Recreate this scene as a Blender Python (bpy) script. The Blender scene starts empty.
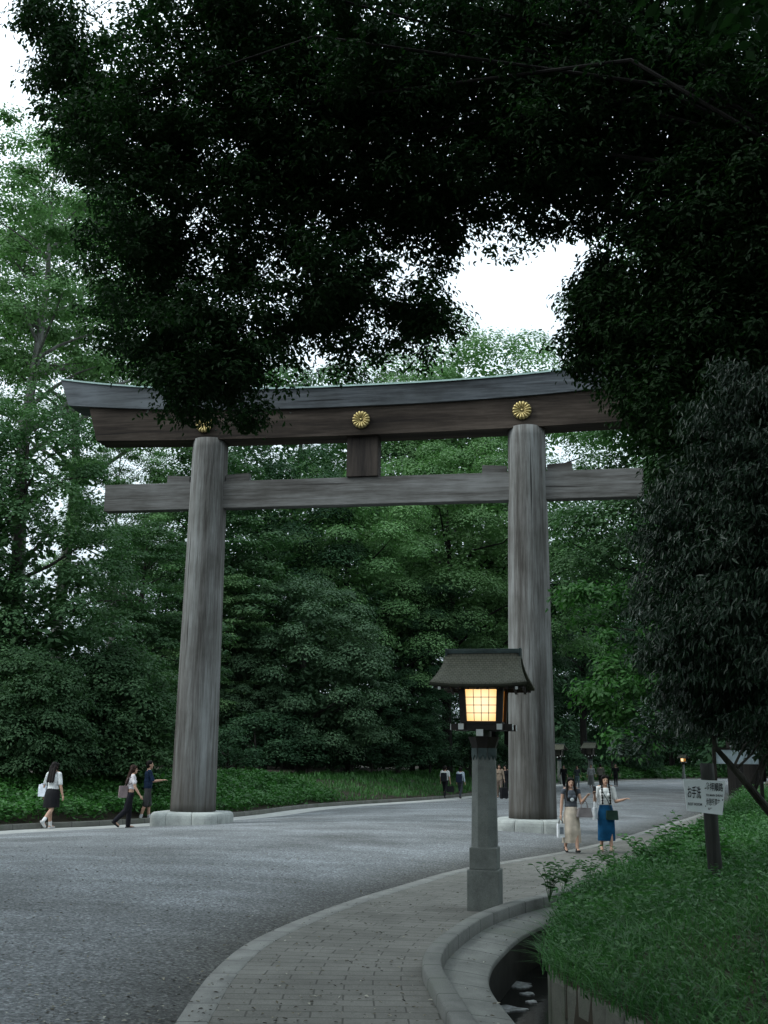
import bpy, bmesh, math, random
import numpy as np
from mathutils import Vector, Matrix
R = math.radians
sc = bpy.context.scene
COL = sc.collection
rng = np.random.default_rng(7)
random.seed(7)

# ------------------------------------------------------------------ camera
F, PITCH, ROLL, H = 1110.27, 0.22182, 0.0129, 1.761
cd = bpy.data.cameras.new('camera'); cam = bpy.data.objects.new('camera', cd); COL.objects.link(cam)
cd.sensor_fit = 'VERTICAL'; cd.sensor_height = 24; cd.lens = F * 24 / 1024
cd.clip_start = 0.05; cd.clip_end = 2000
cam.matrix_world = Matrix.Translation((0, 0, H)) @ Matrix.Rotation(math.pi / 2 + PITCH, 4, 'X') @ Matrix.Rotation(ROLL, 4, 'Z')
sc.camera = cam

def at(px, py, D):
    """the place in the world seen at a pixel, D metres away along the viewing azimuth y"""
    c, s = math.cos(ROLL), math.sin(ROLL)
    dx, dy = px - 384, py - 512
    X = c * dx + s * dy; Y = -s * dx + c * dy
    d = np.array([X / F, math.cos(PITCH) + math.sin(PITCH) * Y / F, math.sin(PITCH) - math.cos(PITCH) * Y / F])
    return np.array([0, 0, H]) + d * D / d[1]

# ------------------------------------------------------------------ world and light
w = bpy.data.worlds.new('World'); sc.world = w; w.use_nodes = True
nt = w.node_tree; nt.nodes.clear()
SUN_EL, SUN_AZ = R(44), R(-104)          # azimuth from +Y towards +X: the open sky lies to the left
sky = nt.nodes.new('ShaderNodeTexSky'); sky.sky_type = 'NISHITA'; sky.sun_disc = False
sky.sun_elevation = SUN_EL; sky.sun_rotation = SUN_AZ
sky.air_density = 1.0; sky.dust_density = 5.0; sky.ozone_density = 1.0
hs = nt.nodes.new('ShaderNodeHueSaturation'); hs.inputs['Saturation'].default_value = 0.22
bg = nt.nodes.new('ShaderNodeBackground'); bg.inputs['Strength'].default_value = 0.15
wo = nt.nodes.new('ShaderNodeOutputWorld')
nt.links.new(sky.outputs[0], hs.inputs['Color'])
# a closed layer of bright cloud over the blue, brighter overhead than at the horizon
geo = nt.nodes.new('ShaderNodeTexCoord'); cn = nt.nodes.new('ShaderNodeTexNoise'); cn.inputs['Scale'].default_value = 2.2; cn.inputs['Detail'].default_value = 5
nt.links.new(geo.outputs['Generated'], cn.inputs['Vector'])
cr = nt.nodes.new('ShaderNodeValToRGB'); cr.color_ramp.elements[0].position = 0.3; cr.color_ramp.elements[0].color = (6.7, 8.2, 9.2, 1)
cr.color_ramp.elements[1].position = 0.7; cr.color_ramp.elements[1].color = (8.6, 9.9, 10.7, 1); nt.links.new(cn.outputs['Fac'], cr.inputs[0])
sxyz = nt.nodes.new('ShaderNodeSeparateXYZ'); nt.links.new(geo.outputs['Generated'], sxyz.inputs[0])
mrg = nt.nodes.new('ShaderNodeMapRange'); mrg.inputs[1].default_value = 0.0; mrg.inputs[2].default_value = 0.6; mrg.inputs[3].default_value = 0.55; mrg.inputs[4].default_value = 1.0; nt.links.new(sxyz.outputs[2], mrg.inputs[0])
ml = nt.nodes.new('ShaderNodeVectorMath'); ml.operation = 'SCALE'; nt.links.new(cr.outputs[0], ml.inputs[0]); nt.links.new(mrg.outputs[0], ml.inputs['Scale'])
mxs = nt.nodes.new('ShaderNodeMix'); mxs.data_type = 'RGBA'; mxs.inputs[0].default_value = 0.85
nt.links.new(hs.outputs[0], mxs.inputs[6]); nt.links.new(ml.outputs[0], mxs.inputs[7])
nt.links.new(mxs.outputs[2], bg.inputs['Color']); nt.links.new(bg.outputs[0], wo.inputs[0])
sl = bpy.data.lights.new('sun', 'SUN'); sl.energy = 1.5; sl.angle = R(24); sl.color = (0.95, 1.0, 0.99)
so = bpy.data.objects.new('sun', sl); COL.objects.link(so)
sd = Vector((math.sin(SUN_AZ) * math.cos(SUN_EL), math.cos(SUN_AZ) * math.cos(SUN_EL), math.sin(SUN_EL)))
so.rotation_euler = sd.to_track_quat('Z', 'Y').to_euler()
sc.view_settings.view_transform = 'Standard'; sc.view_settings.look = 'None'
sc.view_settings.exposure = 0.42; sc.view_settings.gamma = 1.0
sc.render.engine = 'CYCLES'
cy = sc.cycles
cy.max_bounces = 5; cy.diffuse_bounces = 3; cy.glossy_bounces = 2; cy.transmission_bounces = 3; cy.transparent_max_bounces = 4
cy.caustics_reflective = False; cy.caustics_refractive = False

# ------------------------------------------------------------------ materials
def newmat(name):
    m = bpy.data.materials.new(name); m.use_nodes = True
    t = m.node_tree; t.nodes.clear()
    o = t.nodes.new('ShaderNodeOutputMaterial')
    return m, t, o
def N(t, typ, **kw):
    n = t.nodes.new(typ)
    for k, v in kw.items():
        if k in n.inputs: n.inputs[k].default_value = v
        else: setattr(n, k, v)
    return n
def ramp(t, stops):
    n = t.nodes.new('ShaderNodeValToRGB'); e = n.color_ramp.elements
    while len(e) < len(stops): e.new(0.5)
    for el, (p, c) in zip(e, stops):
        el.position = p; el.color = (c[0], c[1], c[2], 1) if len(c) > 1 else (c[0],) * 3 + (1,)
    return n
def mix(t, a, b, f, mode='MIX'):
    n = t.nodes.new('ShaderNodeMix'); n.data_type = 'RGBA'; n.blend_type = mode
    for sock, v in ((n.inputs[6], a), (n.inputs[7], b), (n.inputs[0], f)):
        if hasattr(v, 'is_linked') or isinstance(v, bpy.types.NodeSocket): t.links.new(v, sock)
        elif isinstance(v, (int, float)): sock.default_value = v
        else: sock.default_value = (v[0], v[1], v[2], 1)
    return n.outputs[2]
def coords(t, scale=(1, 1, 1), kind='Object', rot=(0, 0, 0)):
    tc = t.nodes.new('ShaderNodeTexCoord'); mp = t.nodes.new('ShaderNodeMapping')
    mp.inputs['Scale'].default_value = scale; mp.inputs['Rotation'].default_value = rot
    t.links.new(tc.outputs[kind], mp.inputs[0]); return mp.outputs[0]
def noise(t, vec, scale, detail=4, rough=0.55, dist=0.0):
    n = N(t, 'ShaderNodeTexNoise'); n.inputs['Scale'].default_value = scale; n.inputs['Detail'].default_value = detail
    n.inputs['Roughness'].default_value = rough; n.inputs['Distortion'].default_value = dist
    if vec is not None: t.links.new(vec, n.inputs['Vector'])
    return n.outputs['Fac']
def finish(t, o, color, rough=0.7, bump=None, bstr=0.3, bdist=0.02, spec=0.3, metal=0.0):
    p = t.nodes.new('ShaderNodeBsdfPrincipled')
    if isinstance(color, bpy.types.NodeSocket): t.links.new(color, p.inputs['Base Color'])
    else: p.inputs['Base Color'].default_value = (*color, 1)
    if isinstance(rough, bpy.types.NodeSocket): t.links.new(rough, p.inputs['Roughness'])
    else: p.inputs['Roughness'].default_value = rough
    p.inputs['Specular IOR Level'].default_value = spec; p.inputs['Metallic'].default_value = metal
    if bump is not None:
        b = t.nodes.new('ShaderNodeBump'); b.inputs['Strength'].default_value = bstr; b.inputs['Distance'].default_value = bdist
        t.links.new(bump, b.inputs['Height']); t.links.new(b.outputs[0], p.inputs['Normal'])
    t.links.new(p.outputs[0], o.inputs[0]); return p
def m_plain(name, col, rough=0.7, var=0.25, scale=20, bump=0.15, spec=0.3, metal=0.0):
    m, t, o = newmat(name); v = coords(t)
    n = noise(t, v, scale); r = ramp(t, [(0.3, [c * (1 - var) for c in col]), (0.7, [min(1, c * (1 + var)) for c in col])])
    t.links.new(n, r.inputs[0]); finish(t, o, r.outputs[0], rough, n, bump, 0.01, spec, metal); return m
def m_wood(name, dark, mid, light, scale, axis='Z', grain=14, stain=None):
    """weathered timber, grain along one object axis, with open cracks"""
    m, t, o = newmat(name)
    k = {'X': (0.06, 1, 1), 'Y': (1, 0.06, 1), 'Z': (1, 1, 0.05)}[axis]
    v = coords(t, k)
    g = noise(t, v, grain * 1.6, 6, 0.72, 0.0); g2 = noise(t, v, grain * 0.3, 3, 0.5); big = noise(t, coords(t), 0.6, 4)
    a = N(t, 'ShaderNodeMath', operation='ADD'); t.links.new(g, a.inputs[0]); t.links.new(g2, a.inputs[1])
    h = N(t, 'ShaderNodeMath', operation='MULTIPLY'); t.links.new(a.outputs[0], h.inputs[0]); h.inputs[1].default_value = 0.5
    r = ramp(t, [(0.37, dark), (0.48, mid), (0.60, light)]); t.links.new(h.outputs[0], r.inputs[0])
    c = r.outputs[0]
    rb = ramp(t, [(0.32, (0.64, 0.63, 0.60)), (0.62, (1.1, 1.1, 1.1))]); t.links.new(big, rb.inputs[0])
    c = mix(t, c, rb.outputs[0], 1.0, 'MULTIPLY')
    cr = noise(t, coords(t, tuple(x * (0.35 if x < 1 else 1) for x in k)), grain * 1.3, 2, 0.4)
    rc = ramp(t, [(0.26, (1, 1, 1)), (0.30, (0, 0, 0))]); t.links.new(cr, rc.inputs[0])
    c = mix(t, c, [x * 0.35 for x in dark], rc.outputs[0])
    if stain:
        z = N(t, 'ShaderNodeSeparateXYZ'); tc = N(t, 'ShaderNodeTexCoord'); t.links.new(tc.outputs['Object'], z.inputs[0])
        zz = N(t, 'ShaderNodeMath', operation='ADD'); t.links.new(z.outputs[2], zz.inputs[0]); t.links.new(g2, zz.inputs[1])
        rs = ramp(t, [(0.55, (1, 1, 1)), (1.0, (0, 0, 0))]); mr = N(t, 'ShaderNodeMapRange')
        mr.inputs[1].default_value = 0.2; mr.inputs[2].default_value = 2.6; t.links.new(zz.outputs[0], mr.inputs[0])
        t.links.new(mr.outputs[0], rs.inputs[0]); rs.color_ramp.elements[0].position = 0.25
        c = mix(t, c, stain, mix(t, (0, 0, 0), rs.outputs[0], 0.75))
    finish(t, o, c, 0.8, h.outputs[0], 0.5, 0.02, 0.2); return m
def m_leaf(name, c1, c2, c3, rough=0.5, trans=0.3, spec=0.35, clump=0.35, tcol=None):
    m, t, o = newmat(name)
    geo = t.nodes.new('ShaderNodeNewGeometry'); oi = t.nodes.new('ShaderNodeObjectInfo')
    r = ramp(t, [(0.0, c1), (0.5, c2), (1.0, c3)])
    n = noise(t, coords(t), clump, 2)
    mr = N(t, 'ShaderNodeMapRange'); mr.inputs[1].default_value = 0.3; mr.inputs[2].default_value = 0.7; t.links.new(n, mr.inputs[0])
    a = N(t, 'ShaderNodeMath', operation='MULTIPLY_ADD'); t.links.new(geo.outputs['Random Per Island'], a.inputs[0]); a.inputs[1].default_value = 0.5
    b = N(t, 'ShaderNodeMath', operation='MULTIPLY'); t.links.new(mr.outputs[0], b.inputs[0]); b.inputs[1].default_value = 0.5
    t.links.new(b.outputs[0], a.inputs[2]); t.links.new(a.outputs[0], r.inputs[0])
    h = N(t, 'ShaderNodeHueSaturation')
    mv = N(t, 'ShaderNodeMapRange'); mv.inputs[3].default_value = 0.75; mv.inputs[4].default_value = 1.25; t.links.new(oi.outputs['Random'], mv.inputs[0])
    t.links.new(mv.outputs[0], h.inputs['Value']); t.links.new(r.outputs[0], h.inputs['Color'])
    p = finish(t, o, h.outputs[0], rough, spec=spec)
    tr = t.nodes.new('ShaderNodeBsdfTranslucent'); mx = t.nodes.new('ShaderNodeMixShader'); mx.inputs[0].default_value = trans
    tc = mix(t, h.outputs[0], tcol or (1.0, 1.4, 0.75), 1.0, 'MULTIPLY')
    t.links.new(tc, tr.inputs[0]); t.links.new(p.outputs[0], mx.inputs[1]); t.links.new(tr.outputs[0], mx.inputs[2]); t.links.new(mx.outputs[0], o.inputs[0])
    return m

# ------------------------------------------------------------------ object helpers
def link(name, me, mat=None, parent=None, smooth=False):
    ob = bpy.data.objects.new(name, me); COL.objects.link(ob)
    if mat is not None:
        for mm in (mat if isinstance(mat, (list, tuple)) else [mat]): me.materials.append(mm)
    if parent is not None: ob.parent = parent
    if smooth and len(me.polygons): me.polygons.foreach_set('use_smooth', np.ones(len(me.polygons), bool))
    return ob
def tag(o, label=None, cat=None, group=None, kind=None):
    if label: o['label'] = label
    if cat: o['category'] = cat
    if group: o['group'] = group
    if kind: o['kind'] = kind
    return o
def thing(name, label, cat, loc=(0, 0, 0), rz=0.0, group=None):
    o = bpy.data.objects.new(name, None); COL.objects.link(o); o.empty_display_size = 0.3
    o.location = loc; o.rotation_euler = (0, 0, rz); return tag(o, label, cat, group)
def mesh_np(name, V, Fq):
    """mesh from a vertex array and a face array of constant size"""
    V = np.asarray(V, np.float32).reshape(-1, 3); Fq = np.asarray(Fq, np.int32); k = Fq.shape[1]
    me = bpy.data.meshes.new(name); me.vertices.add(len(V)); me.vertices.foreach_set('co', V.ravel())
    me.loops.add(Fq.size); me.loops.foreach_set('vertex_index', Fq.ravel())
    me.polygons.add(len(Fq)); me.polygons.foreach_set('loop_start', np.arange(0, Fq.size, k, dtype=np.int32))
    me.polygons.foreach_set('loop_total', np.full(len(Fq), k, np.int32)); me.update(calc_edges=True); return me
class MB:
    """collects simple shapes into one mesh"""
    def __init__(s): s.bm = bmesh.new()
    def box(s, c, d, rot=None, taper=1.0, bevel=0.0):
        g = bmesh.ops.create_cube(s.bm, size=1.0); vs = g['verts']
        for v in vs:
            k = taper if v.co.z > 0 else 1.0
            v.co = Vector((v.co.x * d[0] * k, v.co.y * d[1] * k, v.co.z * d[2]))
        if bevel:
            es = list({e for v in vs for e in v.link_edges})
            r = bmesh.ops.bevel(s.bm, geom=es, offset=bevel, segments=2, affect='EDGES', profile=0.6)
            vs = list({v for f in r['faces'] for v in f.verts} | {v for v in vs if v.is_valid})
        M = Matrix.Translation(c) @ (rot.to_4x4() if rot is not None else Matrix.Identity(4))
        for v in vs: v.co = M @ v.co
        return s
    def loft(s, rings, cap=True, closed=True):
        rows = [[s.bm.verts.new(p) for p in ring] for ring in rings]
        n = len(rows[0])
        for a, b in zip(rows, rows[1:]):
            for i in range(n if closed else n - 1):
                j = (i + 1) % n; s.bm.faces.new((a[i], a[j], b[j], b[i]))
        if cap: s.bm.faces.new(list(reversed(rows[0]))); s.bm.faces.new(rows[-1])
        return s
    def tube(s, pts, rad, n=8):
        pts = [Vector(p) for p in pts]; rings = []
        for i, p in enumerate(pts):
            d = (pts[min(i + 1, len(pts) - 1)] - pts[max(i - 1, 0)]).normalized()
            a = d.cross(Vector((0, 0, 1)) if abs(d.z) < 0.9 else Vector((1, 0, 0))).normalized(); b = d.cross(a)
            r = rad[i] if isinstance(rad, (list, tuple)) else rad
            rings.append([p + a * math.cos(q) * r + b * math.sin(q) * r for q in [2 * math.pi * k / n for k in range(n)]])
        return s.loft(rings)
    def ball(s, c, r, n=12):
        g = bmesh.ops.create_uvsphere(s.bm, u_segments=n, v_segments=max(6, n // 2 + 2), radius=1.0)
        r = r if isinstance(r, (list, tuple)) else (r, r, r)
        for v in g['verts']: v.co = Vector((v.co.x * r[0] + c[0], v.co.y * r[1] + c[1], v.co.z * r[2] + c[2]))
        return s
    def prism(s, pts2, y0, y1, axes='xz'):
        a = [(p[0], y0, p[1]) if axes == 'xz' else (y0, p[0], p[1]) for p in pts2]
        b = [(p[0], y1, p[1]) if axes == 'xz' else (y1, p[0], p[1]) for p in pts2]
        return s.loft([a, b])
    def build(s, name, mat, parent=None, smooth=False):
        bmesh.ops.recalc_face_normals(s.bm, faces=s.bm.faces[:])
        me = bpy.data.meshes.new(name); s.bm.to_mesh(me); s.bm.free()
        return link(name, me, mat, parent, smooth)
def spline(P, step):
    """smooth polyline through 2-D or 3-D points at even spacing"""
    P = np.asarray(P, float); out = []
    Q = np.vstack([2 * P[0] - P[1], P, 2 * P[-1] - P[-2]])
    for i in range(1, len(Q) - 2):
        p0, p1, p2, p3 = Q[i - 1:i + 3]; n = max(4, int(np.linalg.norm(p2 - p1) / step * 2))
        for t in np.linspace(0, 1, n, endpoint=False):
            out.append(0.5 * (2 * p1 + (p2 - p0) * t + (2 * p0 - 5 * p1 + 4 * p2 - p3) * t * t + (3 * p1 - p0 - 3 * p2 + p3) * t ** 3))
    out.append(P[-1]); out = np.array(out)
    d = np.r_[0, np.cumsum(np.linalg.norm(np.diff(out[:, :2], axis=0), axis=1))]
    s = np.linspace(0, d[-1], int(d[-1] / step) + 1)
    return np.stack([np.interp(s, d, out[:, k]) for k in range(out.shape[1])], 1)
def offset(L, d):
    """shift a plan polyline to its right by d (number or array)"""
    t = np.gradient(L[:, :2], axis=0); t /= np.linalg.norm(t, axis=1)[:, None]
    return L[:, :2] + np.stack([t[:, 1], -t[:, 0]], 1) * np.reshape(d, (-1, 1))
def sheet(name, lines, mat, uv=True, **kw):
    """skin a list of 3-D polylines of equal length"""
    A = np.stack([np.asarray(l, float) for l in lines], 1); n, m = A.shape[:2]
    idx = np.arange(n * m).reshape(n, m)
    Fq = np.stack([idx[:-1, :-1], idx[:-1, 1:], idx[1:, 1:], idx[1:, :-1]], -1).reshape(-1, 4)
    me = mesh_np(name, A.reshape(-1, 3), Fq)
    if uv:
        mid = A[:, 0]; u = np.r_[0, np.cumsum(np.linalg.norm(np.diff(mid, axis=0), axis=1))]
        v = np.zeros((n, m)); v[:, 1:] = np.cumsum(np.linalg.norm(np.diff(A, axis=1), axis=2), 1)
        UV = np.stack([np.repeat(u[:, None], m, 1), v], -1).reshape(-1, 2)
        l = me.uv_layers.new(name='UVMap'); l.data.foreach_set('uv', UV[Fq.ravel()].astype(np.float32).ravel())
    o = link(name, me, mat, smooth=True); tag(o, **kw); return o
def z3(P, z): return np.c_[P, np.broadcast_to(z, len(P))]

# ------------------------------------------------------------------ ground lines (metres, plan)
LB = spline([(-20, 9), (-13, 21), (-9.4, 28.5), (-7.4, 31.3), (-4.6, 37.2), (-2.5, 45.5), (3.2, 58.6), (9.2, 79), (16.7, 106), (27, 132), (40, 156), (62, 185)], 0.5)
PL = spline([(-1.05, -8), (-1.15, 2), (-1.3, 6), (-1.38, 8.2), (-1.4, 10.2), (-1.2, 12.1), (-0.5, 14.75), (0.3, 17), (1.5, 20), (3.7, 23.8), (5.7, 28), (8, 33.5), (11.5, 42), (16.5, 55), (25, 78), (35, 102), (50, 132), (64, 155), (80, 180)], 0.25)
KB = spline([(0.85, -8), (0.72, 2), (0.6, 6), (0.45, 8.5), (0.37, 9.96), (0.45, 10.9), (0.64, 11.8), (1.05, 13.2), (1.6, 14.45), (2.3, 15.65), (3.5, 17.9), (5.6, 22.1), (7.6, 26.5), (9.9, 32), (13.4, 40.6), (18.4, 53.6), (26.9, 76.6), (36.9, 100.6), (52, 131), (66, 154), (82, 179)], 0.25)
def plan_interp(L, n):
    s = np.linspace(0, len(L) - 1, n); i = np.arange(len(L))
    return np.stack([np.interp(s, i, L[:, k]) for k in range(L.shape[1])], 1)
def dist_to(L, P):
    """signed distance of plan points to a polyline (positive on its right) and the index of the nearest vertex"""
    P = np.asarray(P, float); dd = np.empty(len(P)); ii = np.empty(len(P), int)
    t = np.gradient(L[:, :2], axis=0)
    for k in range(0, len(P), 4000):
        D = P[k:k + 4000, None, :] - L[None, :, :2]; q = (D ** 2).sum(2); i = q.argmin(1)
        r = np.arange(len(i)); v = D[r, i]; tt = t[i]
        tn = tt / np.linalg.norm(tt, axis=1)[:, None]
        dd[k:k + 4000] = v[:, 0] * tn[:, 1] - v[:, 1] * tn[:, 0]; ii[k:k + 4000] = i
    return dd, ii

# materials of the ground
m, t, o = newmat('gravel'); M_gravel = m
v = coords(t)
n1 = noise(t, v, 30, 8, 0.85); n2 = noise(t, v, 0.35, 5, 0.6); n3 = noise(t, v, 150, 2, 0.5); n4 = noise(t, coords(t, (0.3, 1, 1), rot=(0, 0, R(-20))), 1.1, 4, 0.6)
vo = N(t, 'ShaderNodeTexVoronoi'); vo.inputs['Scale'].default_value = 40; t.links.new(v, vo.inputs['Vector'])
r1 = ramp(t, [(0.32, (0.075, 0.078, 0.082)), (0.5, (0.215, 0.228, 0.238)), (0.68, (0.44, 0.455, 0.465))]); t.links.new(n1, r1.inputs[0])
rv = ramp(t, [(0.0, (0.45, 0.45, 0.45)), (0.6, (1.0, 1.0, 1.0)), (1.0, (1.75, 1.75, 1.75))]); t.links.new(vo.outputs['Color'], rv.inputs[0])
c = mix(t, r1.outputs[0], rv.outputs[0], 1.0, 'MULTIPLY')
r2 = ramp(t, [(0.32, (0.62, 0.61, 0.59)), (0.66, (1.15, 1.15, 1.15))]); t.links.new(n2, r2.inputs[0])
c = mix(t, c, r2.outputs[0], 1.0, 'MULTIPLY')
r4 = ramp(t, [(0.34, (0.80, 0.80, 0.79)), (0.62, (1.06, 1.06, 1.06))]); t.links.new(n4, r4.inputs[0])
c = mix(t, c, r4.outputs[0], 1.0, 'MULTIPLY')
at_ = N(t, 'ShaderNodeAttribute'); at_.attribute_name = 'edge'              # damp dirt swept up along the paving
ad = N(t, 'ShaderNodeMath', operation='MULTIPLY_ADD'); t.links.new(n2, ad.inputs[0]); ad.inputs[1].default_value = -1.8; t.links.new(at_.outputs['Fac'], ad.inputs[2])
re_ = ramp(t, [(0.0, (0.46, 0.44, 0.40)), (0.55, (1, 1, 1))]); mq = N(t, 'ShaderNodeMapRange'); mq.inputs[1].default_value = -0.9; mq.inputs[2].default_value = 1.4
t.links.new(ad.outputs[0], mq.inputs[0]); t.links.new(mq.outputs[0], re_.inputs[0]); c = mix(t, c, re_.outputs[0], 1.0, 'MULTIPLY')
hh = N(t, 'ShaderNodeMath', operation='ADD'); t.links.new(n1, hh.inputs[0]); t.links.new(vo.outputs['Distance'], hh.inputs[1])
finish(t, o, c, 0.9, hh.outputs[0], 0.8, 0.02, 0.25)

m, t, o = newmat('pavers'); M_paver = m
tc = N(t, 'ShaderNodeTexCoord'); mp = N(t, 'ShaderNodeMapping'); mp.inputs['Rotation'].default_value = (0, 0, R(90))
t.links.new(tc.outputs['UV'], mp.inputs[0])
br = N(t, 'ShaderNodeTexBrick'); br.offset = 0.5
for k, val in (('Scale', 1.0), ('Mortar Size', 0.008), ('Mortar Smooth', 0.3), ('Brick Width', 0.46), ('Row Height', 0.2), ('Bias', 0.0)): br.inputs[k].default_value = val
br.inputs['Color1'].default_value = (0.17, 0.167, 0.153, 1); br.inputs['Color2'].default_value = (0.142, 0.139, 0.127, 1); br.inputs['Mortar'].default_value = (0.072, 0.07, 0.062, 1)
t.links.new(mp.outputs[0], br.inputs['Vector'])
v = coords(t); n1 = noise(t, v, 1.2, 6, 0.65); n2 = noise(t, v, 60, 4, 0.6)
ra = ramp(t, [(0.3, (0.68, 0.68, 0.66)), (0.7, (1.15, 1.15, 1.13))]); t.links.new(n1, ra.inputs[0])
rb = ramp(t, [(0.3, (0.8, 0.8, 0.8)), (0.7, (1.15, 1.15, 1.15))]); t.links.new(n2, rb.inputs[0])
c = mix(t, mix(t, br.outputs[0], ra.outputs[0], 1, 'MULTIPLY'), rb.outputs[0], 1, 'MULTIPLY')
iv = N(t, 'ShaderNodeMath', operation='MULTIPLY_ADD'); t.links.new(br.outputs['Fac'], iv.inputs[0]); iv.inputs[1].default_value = -1; t.links.new(n2, iv.inputs[2])
finish(t, o, c, 0.85, iv.outputs[0], 0.5, 0.008, 0.25)

def m_stone(name, col, joint=0.0, moss=0.25, scale=3.0):
    m, t, o = newmat(name); v = coords(t)
    a = noise(t, v, scale, 7, 0.65); b = noise(t, v, 90, 4, 0.6); g = noise(t, v, scale * 0.5, 5, 0.6)
    r = ramp(t, [(0.28, [x * 0.6 for x in col]), (0.72, [x * 1.2 for x in col])]); t.links.new(a, r.inputs[0])
    rb = ramp(t, [(0.3, (0.8, 0.8, 0.8)), (0.7, (1.2, 1.2, 1.2))]); t.links.new(b, rb.inputs[0])
    c = mix(t, r.outputs[0], rb.outputs[0], 1, 'MULTIPLY')
    rg = ramp(t, [(0.52, (0, 0, 0)), (0.72, (moss,) * 3)]); t.links.new(g, rg.inputs[0])
    c = mix(t, c, (0.05, 0.065, 0.04), rg.outputs[0])
    if joint:
        tc = N(t, 'ShaderNodeTexCoord'); sx = N(t, 'ShaderNodeSeparateXYZ'); t.links.new(tc.outputs['UV'], sx.inputs[0])
        md = N(t, 'ShaderNodeMath', operation='PINGPONG'); t.links.new(sx.outputs[0], md.inputs[0]); md.inputs[1].default_value = joint / 2
        rj = ramp(t, [(0.006, (1, 1, 1)), (0.012, (0, 0, 0))]); t.links.new(md.outputs[0], rj.inputs[0])
        c = mix(t, c, [x * 0.3 for x in col], rj.outputs[0])
    finish(t, o, c, 0.85, b, 0.35, 0.006, 0.25); return m
M_kerb = m_stone('kerb_stone', (0.175, 0.178, 0.165), 0.6, 0.5)
M_kerbd = m_stone('dark_kerb_stone', (0.13, 0.13, 0.115), 0.9, 0.7)
M_strip = m_stone('border_stone', (0.225, 0.225, 0.21), 0.6, 0.2)
M_gutter = m_stone('gutter_concrete', (0.185, 0.19, 0.175), 0.6, 0.6)
M_wallst = m_stone('wall_stone', (0.13, 0.135, 0.112), 0, 0.95, 5)
M_granite = m_stone('granite', (0.40, 0.42, 0.40), 0, 0.35)
M_post = m_stone('lamp_granite', (0.165, 0.178, 0.165), 0, 0.25, 4)
M_pave = m_plain('pale_pavement', (0.40, 0.40, 0.38), 0.85, 0.15, 3)
M_soil = m_plain('dark_soil', (0.035, 0.03, 0.02), 0.95, 0.4, 2)
M_bed = m_plain('channel_mud', (0.03, 0.03, 0.026), 0.7, 0.4, 4)

# the wide ground sheet far below everything, then road, path, kerbs and banks on top
g = MB(); g.loft([[(-900, -300, -0.9), (900, -300, -0.9)], [(-900, 900, -0.9), (900, 900, -0.9)]], cap=False, closed=False)
tag(g.build('ground', M_soil), kind='structure')
LBr = offset(LB, 1.1)                                        # gravel starts beyond a pale strip
n = 420
a = plan_interp(LBr, n); b = plan_interp(offset(PL, 0.0), n)
# match by along-road progress so that the sheet does not fold
dpl = np.r_[0, np.cumsum(np.linalg.norm(np.diff(PL, axis=0), axis=1))]
tt = np.linspace(0, 1, n)
CROWN = 0.2
rows = []
FR = np.r_[np.linspace(0, 0.88, 13), 0.91, 0.935, 0.955, 0.975, 0.99, 1.0]
for f in FR:
    P = a * (1 - f) + b * f
    rows.append(z3(P, CROWN * math.sin(math.pi * f) ** 0.8 if 0 < f < 1 else 0.0))
rd_ = sheet('gravel_road', rows, M_gravel, uv=False); tag(rd_, kind='structure')
edge = np.abs(dist_to(PL, np.stack(rows, 1).reshape(-1, 3)[:, :2])[0]).astype(np.float32)
rd_.data.attributes.new('edge', 'FLOAT', 'POINT').data.foreach_set('value', edge)
from mathutils.bvhtree import BVHTree
_bvh = BVHTree.FromPolygons([v.co[:] for v in rd_.data.vertices], [p.vertices[:] for p in rd_.data.polygons])
def road_z(x, y):
    hit = _bvh.ray_cast(Vector((x, y, 5)), Vector((0, 0, -1)))[0]
    return hit.z if hit is not None else 0.0
ext = np.array([(-45, -40), (-30, -9)])
sheet('left_pavement', [z3(LB, 0.004), z3(offset(LB, 1.1), 0.004), z3(offset(LB, 1.12), -0.1)], M_pave, kind='structure')
sheet('left_kerb', [z3(offset(LB, 0.16), 0), z3(offset(LB, 0.15), 0.12), z3(offset(LB, 0.13), 0.14), z3(offset(LB, -0.03), 0.14), z3(offset(LB, -0.05), 0.0)], M_kerbd, kind='structure')
K = KB
PLk = plan_interp(PL, len(KB))
f_in = np.stack([PL, PL], 0)
pl2 = offset(PL, 0.22)
sheet('path_border', [z3(offset(PL, -0.012), -0.05), z3(PL, 0.010), z3(offset(PL, 0.21), 0.012), z3(offset(PL, 0.222), 0.0)], M_strip, kind='structure')
# the paved path itself, matched across by nearest border point
dP, iP = dist_to(pl2, KB); inner = pl2[iP]
nn = 9
sheet('paved_path', [z3(inner * (1 - f) + KB * f, 0.004) for f in np.linspace(0, 1, nn)], M_paver, kind='structure')
kt = 0.10
sheet('path_kerb', [z3(KB, -0.01), z3(offset(KB, 0.004), kt - 0.015), z3(offset(KB, 0.018), kt), z3(offset(KB, 0.155), kt), z3(offset(KB, 0.17), kt - 0.015), z3(offset(KB, 0.172), -0.06)], M_kerb, kind='structure')
G1 = offset(KB, 0.172); G2 = offset(KB, 0.58)
sheet('gutter_ledge', [z3(G1, -0.035), z3(offset(KB, 0.4), -0.06), z3(offset(KB, 0.565), -0.085), z3(G2, -0.10), z3(offset(KB, 0.583), -0.13)], M_gutter, kind='structure')
sheet('channel_side', [z3(offset(KB, 0.581), -0.128), z3(offset(KB, 0.585), -0.62)], M_bed, kind='structure')
WLO = np.interp(KB[:, 1], [6, 8.3, 10.2, 12.6, 15.4, 18], [1.75, 1.42, 1.12, 1.10, 0.60, 0.34])
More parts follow.
